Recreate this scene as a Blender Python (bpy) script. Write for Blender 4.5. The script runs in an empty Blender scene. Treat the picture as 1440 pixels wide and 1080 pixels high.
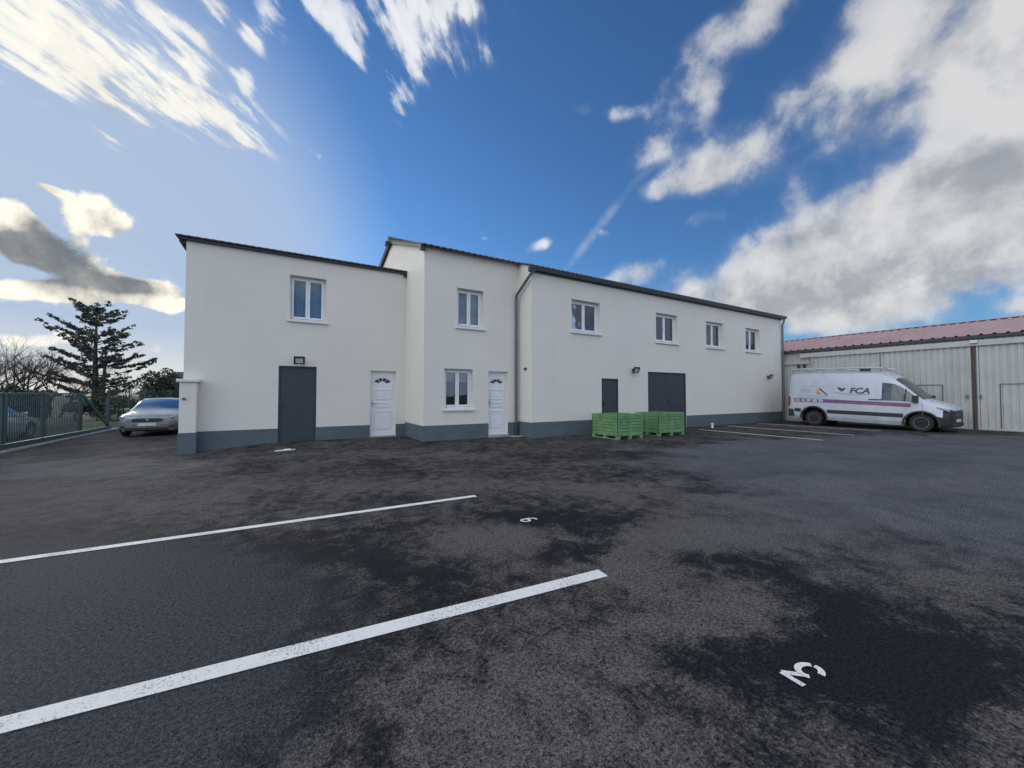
import bpy, bmesh, math, random
from mathutils import Vector, Matrix
random.seed(7)
S = bpy.context.scene
COL = S.collection
R = math.radians

# ------------------------------------------------------------------ camera
CAM = Vector((0, 0, 1.45)); FPX = 541.0
PITCH = math.atan(14.5/FPX); YAW = R(59.4)
cam_d = bpy.data.cameras.new('camera'); cam = bpy.data.objects.new('camera', cam_d); COL.objects.link(cam)
cam.location = CAM; cam.rotation_euler = (R(90)+PITCH, 0, YAW-R(90))
cam_d.sensor_width = 36; cam_d.lens = 36*FPX/1440; cam_d.clip_start = .05; cam_d.clip_end = 3000
S.camera = cam
S.view_settings.view_transform = 'Standard'; S.view_settings.look = 'None'
S.view_settings.exposure = 0.2; S.view_settings.gamma = 1; S.view_settings.use_curve_mapping = False

_f0 = Vector((math.cos(YAW), math.sin(YAW), 0)); _r = Vector((math.sin(YAW), -math.cos(YAW), 0)); _z = Vector((0, 0, 1))
_f = _f0*math.cos(PITCH)+_z*math.sin(PITCH); _u = _z*math.cos(PITCH)-_f0*math.sin(PITCH)
def ray(x, y): return _f+_r*((x-720)/FPX)+_u*((540-y)/FPX)          # measured bearing of a point of the place
def gnd(x, y, z=0.0):
    d = ray(x, y); return CAM+d*((z-CAM.z)/d.z)

# ------------------------------------------------------------------ node helpers
class NT:
    def __init__(s, tree): s.t = tree; s.n = tree.nodes; s.l = tree.links
    def __call__(s, typ, ins=None, **kw):
        n = s.n.new(typ)
        for k, v in kw.items(): setattr(n, k, v)
        for k, v in (ins or {}).items():
            if isinstance(v, bpy.types.NodeSocket): s.l.new(v, n.inputs[k])
            else: n.inputs[k].default_value = v
        return n
    def math(s, op, a, b=0.0, c=0.0, clamp=False):
        n = s('ShaderNodeMath', {0: a, 1: b, 2: c}, operation=op); n.use_clamp = clamp; return n.outputs[0]
    def vm(s, op, a, b=(0, 0, 0)):
        n = s('ShaderNodeVectorMath', {0: a, 1: b}, operation=op)
        return n.outputs['Value'] if op in ('LENGTH', 'DOT_PRODUCT') else n.outputs[0]
    def rng(s, v, a, b, c=0.0, d=1.0, smooth=True):
        return s('ShaderNodeMapRange', {'Value': v, 'From Min': a, 'From Max': b, 'To Min': c, 'To Max': d}, interpolation_type='SMOOTHSTEP' if smooth else 'LINEAR').outputs[0]
    def mix(s, f, a, b):
        n = s('ShaderNodeMix', data_type='RGBA')
        for k, v in ((0, f), (6, a), (7, b)):
            if isinstance(v, bpy.types.NodeSocket): s.l.new(v, n.inputs[k])
            else: n.inputs[k].default_value = v if k == 0 else (tuple(v)+(1,))[:4]
        return n.outputs[2]
    def noise(s, vec, scale, detail=4, rough=.55, dist=0.0):
        return s('ShaderNodeTexNoise', {'Vector': vec, 'Scale': scale, 'Detail': detail, 'Roughness': rough, 'Distortion': dist}).outputs[0]

# ------------------------------------------------------------------ sky and sun
SUNPX = (15, 365)
_sd = ray(*SUNPX).normalized()
SUN_EL = math.asin(_sd.z); SUN_AZ = math.atan2(_sd.x, _sd.y)         # clockwise from +Y
w = bpy.data.worlds.new('World'); S.world = w; w.use_nodes = True
nt = NT(w.node_tree)
for n in list(nt.n): nt.n.remove(n)
sky = nt('ShaderNodeTexSky', sky_type='NISHITA'); sky.sun_disc = False
sky.sun_elevation = SUN_EL+R(3); sky.sun_rotation = SUN_AZ; sky.air_density = 1.0; sky.dust_density = .4; sky.ozone_density = 2.2
D = nt('ShaderNodeTexCoord').outputs['Generated']
D = nt.vm('NORMALIZE', D)
sep = nt('ShaderNodeSeparateXYZ', {0: D})
zz = nt.math('MAXIMUM', sep.outputs[2], 0.0)
den = nt.math('ADD', zz, .14)
P = nt('ShaderNodeCombineXYZ', {0: nt.math('DIVIDE', sep.outputs[0], den), 1: nt.math('DIVIDE', sep.outputs[1], den), 2: 0.0}).outputs[0]
wd = ray(800, 556); WA = math.atan2(wd.y, wd.x)                      # direction the cloud streets run in
Pr = nt('ShaderNodeVectorRotate', {'Vector': P, 'Angle': -WA}, rotation_type='Z_AXIS').outputs[0]
Pst = nt.vm('MULTIPLY', Pr, (.66, 2.0, 1))
Pst2 = nt.vm('MULTIPLY', Pr, (.75, 1.1, 1))
n_str = nt.noise(Pst, 7.5, 10, .58, .15)
n_puf = nt.noise(Pst2, 2.6, 10, .62, .15)
n_fine = nt.noise(D, 11.0, 11, .6, .12)
n_big = nt.noise(D, 4.0, 5, .5)
def blob(cx, cy, hw, hh, rot=0, strength=1.0):
    c = ray(cx, cy).normalized(); a = R(rot)
    ax = ray(cx+hw*math.cos(a), cy+hw*math.sin(a)).normalized()-c
    ay = ray(cx-hh*math.sin(a), cy+hh*math.cos(a)).normalized()-c
    e1 = (ax-c*ax.dot(c)).normalized(); e2 = (ay-c*ay.dot(c)); e2 = (e2-e1*e2.dot(e1)).normalized(); e3 = e1.cross(e2)
    m = Matrix((e1, e2, e3)).transposed()
    mp = nt('ShaderNodeMapping', {'Vector': D, 'Location': c, 'Rotation': m.to_euler(), 'Scale': (ax.length*1.45, ay.length*1.45, 1.0)}, vector_type='TEXTURE')
    ln = nt.vm('LENGTH', mp.outputs[0])
    return nt.rng(ln, 1.0, 0.0, 0.0, strength)
def field(lst):
    acc = None
    for b in lst:
        o = blob(*b)
        acc = o if acc is None else nt.math('ADD', acc, o)
    return nt.math('MINIMUM', acc, 1.25)
streaks = field([(70, 50, 190, 80, 28, .62), (220, 100, 180, 62, 30, .62), (120, 10, 200, 50, 10, .35), (300, 150, 110, 30, 32, .45), (110, 125, 110, 22, 28, .55), (160, 195, 40, 14, 30, .4), (290, 50, 34, 22, 28, .62), (285, 92, 32, 18, 28, .55),
                 (375, 20, 40, 24, 50, .75), (300, 8, 30, 16, 30, .6), (352, 50, 16, 34, -20, .5), (346, 105, 18, 26, -15, .5), (462, 28, 58, 26, 50, .85), (512, 80, 32, 18, 25, .55), (562, 130, 22, 40, 10, .5), (600, 25, 105, 60, 10, .85), (590, 75, 52, 36, 20, .55), (640, 10, 70, 26, 0, .5), (447, 215, 14, 14, 0, .2)])
puffs = field([(1060, 25, 80, 40, -25, .55), (1340, 70, 200, 150, 0, 1.), (1230, 40, 90, 80, 0, .5), (1420, 160, 150, 150, 0, 1.), (1150, 115, 110, 30, -22, .65), (1210, 185, 75, 45, -15, .75), (1010, 235, 85, 46, -8, .85), (955, 262, 60, 22, -10, .6), (920, 210, 50, 20, -30, .5),
               (1330, 290, 220, 95, -15, 1.1), (1150, 330, 160, 62, -18, .85), (1250, 400, 300, 75, -3, 1.1), (1010, 400, 150, 40, -12, .85), (1120, 440, 170, 42, 0, .85), (1000, 304, 36, 14, -8, .6), (752, 349, 30, 10, -22, .50), (768, 341, 12, 9, -40, .45), (845, 325, 14, 8, 20, .45), (682, 335, 7, 4, 0, .45), (815, 155, 26, 14, 0, .40), (872, 158, 34, 14, -10, .40),
               (985, 140, 60, 30, 120, .45), (1085, 185, 80, 40, -30, .42), (935, 140, 70, 26, -50, .36), (1115, 240, 50, 34, 0, .4), (1000, 60, 60, 30, -30, .35), (1430, 430, 40, 16, 0, .5), (890, 385, 60, 18, -20, .55)])
low = field([(15, 305, 42, 32, 10, 1.05), (135, 302, 62, 34, 18, 1.0), (68, 264, 34, 7, 22, .75), (55, 350, 105, 42, 20, 1.2), (190, 402, 75, 22, 8, 1.0), (60, 405, 90, 14, 2, .9), (235, 428, 30, 14, 5, .9), (120, 420, 150, 14, 3, .7), (205, 488, 60, 14, 0, .5), (40, 480, 80, 20, 0, .55)])
trail = nt.math('MULTIPLY', field([(838, 325, 75, 7, -52, .6), (930, 215, 60, 10, -50, .4), (985, 150, 45, 10, -48, .4)]), nt.rng(n_fine, .3, .7))
greym = field([(50, 355, 120, 40, 17, 1.2), (185, 402, 66, 14, 8, 1.1), (1370, 238, 150, 36, -5, .75), (1300, 385, 240, 42, -5, .6), (1110, 425, 170, 34, 0, .5), (1250, 150, 60, 30, 0, .3), (150, 315, 40, 12, 30, .5), (1130, 330, 90, 20, -15, .4)])
def cover(mask, nz, amp, lo, hi): return nt.rng(nt.math('ADD', mask, nt.math('MULTIPLY', nt.math('SUBTRACT', nz, .5), amp)), lo, hi)
n_mid = nt.noise(D, 5.5, 11, .58, .12)
c1s = nt.rng(nt.math('ADD', streaks, nt.math('MULTIPLY', nt.math('SUBTRACT', n_str, .5), 4.0)), .0, 1.3)
c1 = cover(streaks, nt.math('MULTIPLY_ADD', n_fine, .3, nt.math('MULTIPLY', n_str, .7)), 8.0, .22, 1.05)
n2s = nt.math('MULTIPLY_ADD', n_fine, .45, nt.math('MULTIPLY', n_mid, .55))
c2s = nt.rng(nt.math('ADD', puffs, nt.math('MULTIPLY', nt.math('SUBTRACT', n2s, .5), 2.6)), .0, 1.35)
c2 = cover(puffs, nt.math('MULTIPLY_ADD', n_fine, .45, nt.math('MULTIPLY', n_mid, .55)), 4.6, .22, .92)
c3 = cover(low, nt.math('MULTIPLY_ADD', n_fine, .75, nt.math('MULTIPLY', n_mid, .25)), 2.8, .36, .64)
gate1 = nt.math('MULTIPLY', nt.math('MULTIPLY_ADD', c1, .62, nt.math('MULTIPLY', c1s, .38)), nt.rng(streaks, .0, .3)); gate2 = nt.math('MULTIPLY', nt.math('MULTIPLY_ADD', c2, .5, nt.math('MULTIPLY', c2s, .5)), nt.rng(puffs, .0, .35)); gate3 = nt.math('MULTIPLY', c3, nt.rng(low, .0, .2))
dens = nt.math('MAXIMUM', nt.math('MAXIMUM', nt.math('MULTIPLY', gate1, .9), nt.math('MULTIPLY', gate2, .96)), nt.math('MAXIMUM', gate3, nt.math('MULTIPLY', trail, .6)))
# self shading of the cloud: thick parts grey, edges and sun side bright
Ds = nt.vm('ADD', D, tuple(_sd*.05))
rel = nt.math('SUBTRACT', n_fine, nt.noise(Ds, 11.0, 11, .6, .12))
rel2 = nt.math('SUBTRACT', n_mid, nt.noise(nt.vm('ADD', D, tuple(_sd*.10)), 5.5, 11, .58, .12))
relief = nt.math('MULTIPLY', nt.math('ADD', rel, nt.math('MULTIPLY', rel2, .9)), -2.0)
shade = nt.math('ADD', nt.math('MULTIPLY', greym, nt.rng(n_fine, .78, .46)), relief)
shade = nt.math('ADD', shade, nt.math('MULTIPLY', nt.math('MULTIPLY', gate2, nt.rng(n_mid, .36, .66)), .50))
shade = nt.math('MULTIPLY', shade, nt.math('SUBTRACT', 1.0, nt.math('MULTIPLY', gate1, .75)))
shade = nt.math('MAXIMUM', nt.math('MINIMUM', shade, nt.rng(n_fine, .3, .7, 1.0, .72)), 0.0)
sund = nt.vm('DOT_PRODUCT', D, tuple(_sd))
warm = nt.rng(sund, .80, 1.0)
litc = nt.mix(warm, nt.mix(nt.rng(sund, .1, .7), (.62, .62, .62), (.80, .81, .82)), (.98, .93, .79))
greyc = nt.mix(nt.rng(sund, .2, .98), (.31, .325, .355), (.15, .17, .195))
cloudc = nt.mix(shade, litc, greyc)
SKYS = .085; FILLC = (.69, .77, .96)
skyc = nt.vm('MULTIPLY', sky.outputs[0], (SKYS*.66, SKYS*1.08, SKYS*1.55))
veil = nt.math('MULTIPLY', nt.rng(sund, .86, .99), nt.rng(nt.noise(Pst, 1.4, 5, .55), .3, .7, .35, .95))
skyc = nt.mix(veil, skyc, (.38, .48, .65))
skyc = nt.vm('MINIMUM', skyc, (.80, .82, .86))
skyc = nt.mix(nt.math('MULTIPLY', nt.rng(sund, .80, .97), .9), skyc, (.37, .46, .62))
hz = nt.math('MULTIPLY', nt.rng(sep.outputs[2], .16, .0), nt.rng(sund, .4, .95))
skyc = nt.mix(nt.math('MULTIPLY', hz, .7), skyc, (.78, .75, .64))
final = nt.mix(dens, skyc, cloudc)
# unseen bright cloud added outside the view to light the shaded walls
back = nt.math('MULTIPLY', nt.rng(nt.vm('DOT_PRODUCT', D, tuple(_f0)), .42, .05), nt.rng(nt.math('MULTIPLY_ADD', n_mid, .6, nt.math('MULTIPLY', n_fine, .4)), .36, .50))
fillc = nt.mix(nt.rng(nt.vm('DOT_PRODUCT', D, Vector((-.93, -.05, .36)).normalized()), .35, .95), FILLC, (1.55, 1.62, 1.74))  # left part of the added cloud, brightened further for the warehouse side
final = nt.mix(back, final, fillc)
bg = nt('ShaderNodeBackground', {'Color': final, 'Strength': 1.0})
out = nt('ShaderNodeOutputWorld', {0: bg.outputs[0]})
sun_d = bpy.data.lights.new('sun', 'SUN'); sun_d.energy = .65; sun_d.angle = R(14); sun_d.color = (1, .92, .80)
sun = bpy.data.objects.new('sun', sun_d); COL.objects.link(sun); sun.rotation_euler = (-_sd).to_track_quat('-Z', 'Y').to_euler()
sun.location = (0, 0, 40)

# ------------------------------------------------------------------ materials
def mat(name, c, rough=.6, metal=0.0, var=.12, scale=6.0, bump=0.0, bscale=80.0, spec=.5, coat=0.0, dirt=None, streak=0.0):
    m = bpy.data.materials.new(name); m.use_nodes = True; t = NT(m.node_tree); b = t.n['Principled BSDF']
    co = t('ShaderNodeTexCoord').outputs['Object']
    nz = t.noise(co, scale, 5, .6)
    d = tuple(x*(1-var) for x in c); u = tuple(min(1, x*(1+var)) for x in c)
    colr = t.mix(t.rng(nz, .3, .7), d, u)
    if dirt:
        colr = t.mix(t.math('MULTIPLY', t.rng(t.noise(co, scale*.35, 6, .65, .6), .52, .75), dirt[1]), colr, dirt[0])
    if streak:
        st_ = t.noise(t.vm('MULTIPLY', co, (5.0, 5.0, .22)), 1.0, 6, .65)
        colr = t.mix(t.math('MULTIPLY', t.rng(st_, .52, .78), streak), colr, (.50, .49, .46))
    t.l.new(colr, b.inputs['Base Color'])
    t.l.new(t.rng(nz, .2, .8, max(0, rough-.06), min(1, rough+.06)), b.inputs['Roughness'])
    b.inputs['Metallic'].default_value = metal; b.inputs['Specular IOR Level'].default_value = spec
    b.inputs['Coat Weight'].default_value = coat; b.inputs['Coat Roughness'].default_value = .05
    if bump:
        bp = t('ShaderNodeBump', {'Strength': bump, 'Distance': .01, 'Height': t.noise(co, bscale, 4, .6)})
        t.l.new(bp.outputs[0], b.inputs['Normal'])
    return m
M = {}
M['render'] = mat('cream_render', (.745, .715, .65), .92, var=.02, scale=.9, bump=.25, bscale=140, spec=.2, dirt=((.64, .62, .57), .25), streak=.12)
M['plinth'] = mat('plinth_paint', (.105, .135, .155), .8, var=.08, scale=2, bump=.2, bscale=90, spec=.3, dirt=((.17, .175, .17), .4))
M['pvc'] = mat('white_pvc', (.78, .79, .81), .35, var=.02)
M['sill'] = mat('white_sill', (.74, .74, .74), .7, var=.04, dirt=((.5, .5, .48), .4))
M['anthracite'] = mat('anthracite_metal', (.042, .055, .066), .5, var=.10, scale=3, spec=.4)
M['zinc'] = mat('grey_zinc', (.13, .15, .17), .45, .4, var=.12)
M['roof_edge'] = mat('dark_fascia', (.045, .048, .055), .6, var=.15)
M['tile'] = mat('roof_tile', (.105, .098, .095), .85, var=.35, scale=5, bump=.3)
M['dark'] = mat('dark_interior', (.03, .03, .033), .9)
M['room'] = mat('room_wall', (.25, .24, .23), .9)
M['curtain'] = mat('net_curtain', (.42, .45, .50), .9, var=.08, scale=10)
M['blind'] = mat('roller_blind', (.55, .51, .49), .8)
M['chrome'] = mat('handle_metal', (.45, .45, .46), .3, .9)
M['rack'] = mat('rack_aluminium', (.50, .51, .52), .4, .5)
M['lamp_black'] = mat('black_lamp_housing', (.03, .03, .032), .5)
M['lamp_glass'] = mat('lamp_lens', (.6, .62, .64), .15)
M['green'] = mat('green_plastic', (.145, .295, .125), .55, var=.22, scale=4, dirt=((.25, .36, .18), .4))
M['green_shade'] = mat('green_plastic_shade', (.11, .235, .085), .6, var=.15)  # darker copy of the green: shade behind the slats put into the colour
M['clad'] = mat('beige_cladding', (.45, .46, .435), .5, var=.06, scale=1.5, dirt=((.30, .30, .27), .4), streak=.4)
M['clad_roof'] = mat('red_metal_roof', (.42, .265, .24), .5, var=.12, scale=1.2, dirt=((.40, .32, .30), .5))
M['redpipe'] = mat('brown_red_pipe', (.075, .042, .042), .5)
M['vanwhite'] = mat('white_van_paint', (.52, .56, .63), .3, var=.03, scale=2, coat=.5, dirt=((.55, .56, .57), .25))
M['blackplastic'] = mat('black_plastic', (.028, .031, .036), .55, var=.2)
M['tyre'] = mat('tyre_rubber', (.022, .022, .024), .85)
M['rim'] = mat('steel_rim', (.15, .155, .16), .5, .4)
M['alloy'] = mat('alloy_rim', (.35, .36, .38), .35, .8)
M['purple'] = mat('purple_stripe', (.17, .10, .22), .4, var=.15, scale=2)
M['redwine'] = mat('wine_stripe', (.26, .11, .17), .4, var=.15, scale=2)
M['ink'] = mat('dark_grey_lettering', (.055, .06, .085), .4)
M['inkpale'] = mat('pale_grey_lettering', (.38, .41, .48), .4)
M['whiteink'] = mat('white_lettering', (.72, .72, .76), .4)
M['orange'] = mat('orange_emblem', (.55, .25, .10), .4)
M['beige_ink'] = mat('beige_emblem', (.55, .48, .38), .4)
M['tail'] = mat('red_tail_lamp', (.32, .02, .02), .2)
M['lens'] = mat('headlamp_lens', (.42, .45, .48), .1, .3)
M['silver'] = mat('silver_car_paint', (.30, .305, .31), .30, .35, var=.04, coat=.6)
M['palesilver'] = mat('pale_silver_car_paint', (.50, .53, .56), .3, .4, var=.04, coat=.6)
M['plate'] = mat('number_plate', (.66, .66, .64), .5)
M['gate'] = mat('green_grey_gate_paint', (.045, .072, .08), .5, var=.1)
M['concrete'] = mat('pale_concrete', (.34, .33, .31), .9, var=.2, scale=8, bump=.3)
M['white'] = mat('white_scrap', (.75, .75, .74), .7)
M['bark'] = mat('bark', (.075, .062, .052), .95, var=.3, scale=9, bump=.4)
M['needle'] = mat('needle_foliage', (.105, .115, .090), .8, var=.45, scale=1.6)
M['leaf'] = mat('hedge_foliage', (.050, .062, .040), .8, var=.5, scale=2.2)
M['leaf2'] = mat('evergreen_foliage', (.040, .060, .035), .8, var=.4, scale=2.2)
M['slate'] = mat('far_roof', (.10, .09, .08), .8, var=.2)
M['leaf3'] = mat('dull_foliage', (.060, .075, .050), .8, var=.4, scale=2.0)
M['farwall'] = mat('far_wall', (.38, .37, .35), .9)
M['wire'] = mat('fence_green', (.05, .075, .065), .6)
M['grass'] = mat('grass', (.060, .080, .035), .95, var=.4, scale=1.2, bump=.6, bscale=25)
def glass(name, tint, f=.10):
    m = bpy.data.materials.new(name); m.use_nodes = True; t = NT(m.node_tree)
    for n in list(t.n): t.n.remove(n)
    tr = t('ShaderNodeBsdfTransparent', {0: tint+(1,)}); gl = t('ShaderNodeBsdfGlossy', {0: (.9, .95, 1, 1), 'Roughness': .02})
    co = t('ShaderNodeTexCoord').outputs['Object']
    bp = t('ShaderNodeBump', {'Strength': .06, 'Distance': .02, 'Height': t.noise(co, 2.0, 1)}); t.l.new(bp.outputs[0], gl.inputs['Normal'])
    fr = t('ShaderNodeFresnel', {'IOR': 1.52}); fac = t.math('ADD', fr.outputs[0], f, clamp=True)
    mx = t('ShaderNodeMixShader', {0: fac, 1: tr.outputs[0], 2: gl.outputs[0]})
    t('ShaderNodeOutputMaterial', {0: mx.outputs[0]}); return m
M['glass'] = glass('window_glass', (.80, .84, .86), .03)
M['skyglass'] = glass('windscreen_glass', (.42, .46, .47), .38)
M['carglass'] = glass('car_glass', (.42, .46, .47), .05)

# asphalt: fine aggregate, dry pale patches and fresh dark areas
def asphalt():
    m = bpy.data.materials.new('patchy_asphalt'); m.use_nodes = True; t = NT(m.node_tree); b = t.n['Principled BSDF']
    co = t('ShaderNodeTexCoord').outputs['Object']
    def gb(cx, cy, hw, hh, s):
        c = gnd(cx, cy); e1 = (gnd(cx+hw, cy)-gnd(cx-hw, cy))*.75; e2 = (gnd(cx, cy-hh)-gnd(cx, cy+hh))*.75
        det = e1.x*e2.y-e1.y*e2.x
        d = t.vm('SUBTRACT', co, tuple(c))
        a = t.vm('DOT_PRODUCT', d, (e2.y/det, -e2.x/det, 0)); bb = t.vm('DOT_PRODUCT', d, (-e1.y/det, e1.x/det, 0))
        return t.rng(t.vm('LENGTH', t('ShaderNodeCombineXYZ', {0: a, 1: bb, 2: 0.0}).outputs[0]), 1.0, .15, 0.0, s)
    acc = None
    for q in [(760, 980, 260, 130, .30), (1040, 870, 130, 45, .30), (1000, 740, 230, 45, .34), (690, 755, 70, 22, .3), (470, 803, 45, 14, .33), (870, 690, 110, 12, .32), (600, 680, 160, 12, .22), (200, 690, 260, 26, .22), (1340, 830, 100, 45, .28), (1180, 690, 200, 20, .2), (1350, 690, 230, 30, .25), (1400, 1010, 90, 40, .12), (900, 800, 90, 30, .3), (640, 640, 300, 8, .12),
              (840, 735, 80, 22, -.42), (800, 775, 55, 14, -.4), (745, 731, 30, 9, -.5), (940, 785, 70, 14, -.38), (1240, 880, 170, 60, -.45), (1060, 930, 130, 40, -.30), (1300, 960, 160, 50, -.4), (350, 800, 330, 60, -.28), (250, 960, 320, 80, -.3), (980, 690, 60, 9, -.25), (1090, 790, 110, 22, -.25), (870, 640, 200, 8, -.22), (560, 950, 60, 60, .1), (1250, 640, 240, 14, -.05)]:
        g = gb(*q); acc = g if acc is None else t.math('ADD', acc, g)
    n1 = t.noise(co, .9, 8, .68, .7); n2 = t.noise(co, 4.5, 8, .75, .6); n3 = t.noise(co, 38.0, 3, .7)
    v = t.math('ADD', t.math('ADD', acc, t.math('MULTIPLY', n1, 1.3)), t.math('MULTIPLY_ADD', n2, 2.1, t.math('MULTIPLY', n3, 1.0)))
    patch = t.rng(v, 1.92, 2.56)
    ag = t.math('MULTIPLY_ADD', t.noise(co, 46.0, 3, .7), .5, t.math('MULTIPLY', t.noise(co, 105.0, 2, .7), .5)); vo = t('ShaderNodeTexVoronoi', {'Vector': co, 'Scale': 130.0}); 
    base = t.mix(patch, (.0150, .0155, .0180), (.112, .101, .089))
    sheen_zone = None  # older smooth asphalt, with bluish sky reflection painted into its colour
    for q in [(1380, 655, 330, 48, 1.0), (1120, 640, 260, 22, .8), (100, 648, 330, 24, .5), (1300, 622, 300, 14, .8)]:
        z_ = gb(*q); sheen_zone = z_ if sheen_zone is None else t.math('ADD', sheen_zone, z_)
    sheen_zone = t.rng(t.math('ADD', sheen_zone, t.math('MULTIPLY', t.math('SUBTRACT', n1, .5), .8)), .25, .70, 0.0, .78)
    base = t.mix(sheen_zone, base, t.mix(t.rng(t.math('MULTIPLY_ADD', n1, .6, t.math('MULTIPLY', n2, .4)), .36, .64), (.058, .061, .068), (.112, .114, .120)))
    bay = t.math('ADD', gb(170, 820, 330, 90, 1.0), gb(120, 980, 300, 110, .9))  # left bays: grey-blue sheen painted in as base colour
    bay = t.rng(t.math('ADD', bay, t.math('MULTIPLY', t.math('SUBTRACT', n2, .5), .9)), .1, .9, 0.0, .80)
    base = t.mix(bay, base, (.052, .055, .060))
    grain = t.rng(ag, .37, .63, .05, 2.0, False)
    base = t.vm('MULTIPLY', base, t('ShaderNodeCombineXYZ', {0: grain, 1: grain, 2: grain}).outputs[0])
    stone = t.math('MULTIPLY', t.rng(vo.outputs['Distance'], .22, .10), t.rng(t('ShaderNodeSeparateXYZ', {0: vo.outputs['Color']}).outputs[0], .80, .95))
    base = t.mix(t.math('MULTIPLY', stone, .55), base, (.16, .155, .15))
    t.l.new(base, b.inputs['Base Color'])
    t.l.new(t.rng(patch, 0, 1, .72, .92), b.inputs['Roughness']); t.l.new(t.math('MULTIPLY_ADD', sheen_zone, .30, .09), b.inputs['Specular IOR Level'])
    hgt = t.math('ADD', t.noise(co, 110.0, 3, .7), t.math('MULTIPLY', vo.outputs['Distance'], .6))
    bp = t('ShaderNodeBump', {'Strength': .8, 'Distance': .008, 'Height': hgt}); t.l.new(bp.outputs[0], b.inputs['Normal'])
    return m
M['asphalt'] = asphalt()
def roadpaint():
    m = bpy.data.materials.new('worn_road_paint'); m.use_nodes = True; t = NT(m.node_tree); b = t.n['Principled BSDF']
    co = t('ShaderNodeTexCoord').outputs['Object']
    wear = t.rng(t.math('MULTIPLY_ADD', t.noise(co, 70, 4, .75), .75, t.math('MULTIPLY', t.noise(co, 3, 4, .6), .35)), .57, .70)
    c = t.mix(t.noise(co, 30, 4, .7), (.70, .68, .62), (.88, .85, .78))
    t.l.new(t.mix(t.math('MULTIPLY', wear, .75), c, (.10, .098, .095)), b.inputs['Base Color'])
    b.inputs['Roughness'].default_value = .75
    bp = t('ShaderNodeBump', {'Strength': .5, 'Distance': .006, 'Height': t.noise(co, 95, 3, .75)}); t.l.new(bp.outputs[0], b.inputs['Normal'])
    return m
M['paint'] = roadpaint()

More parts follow.
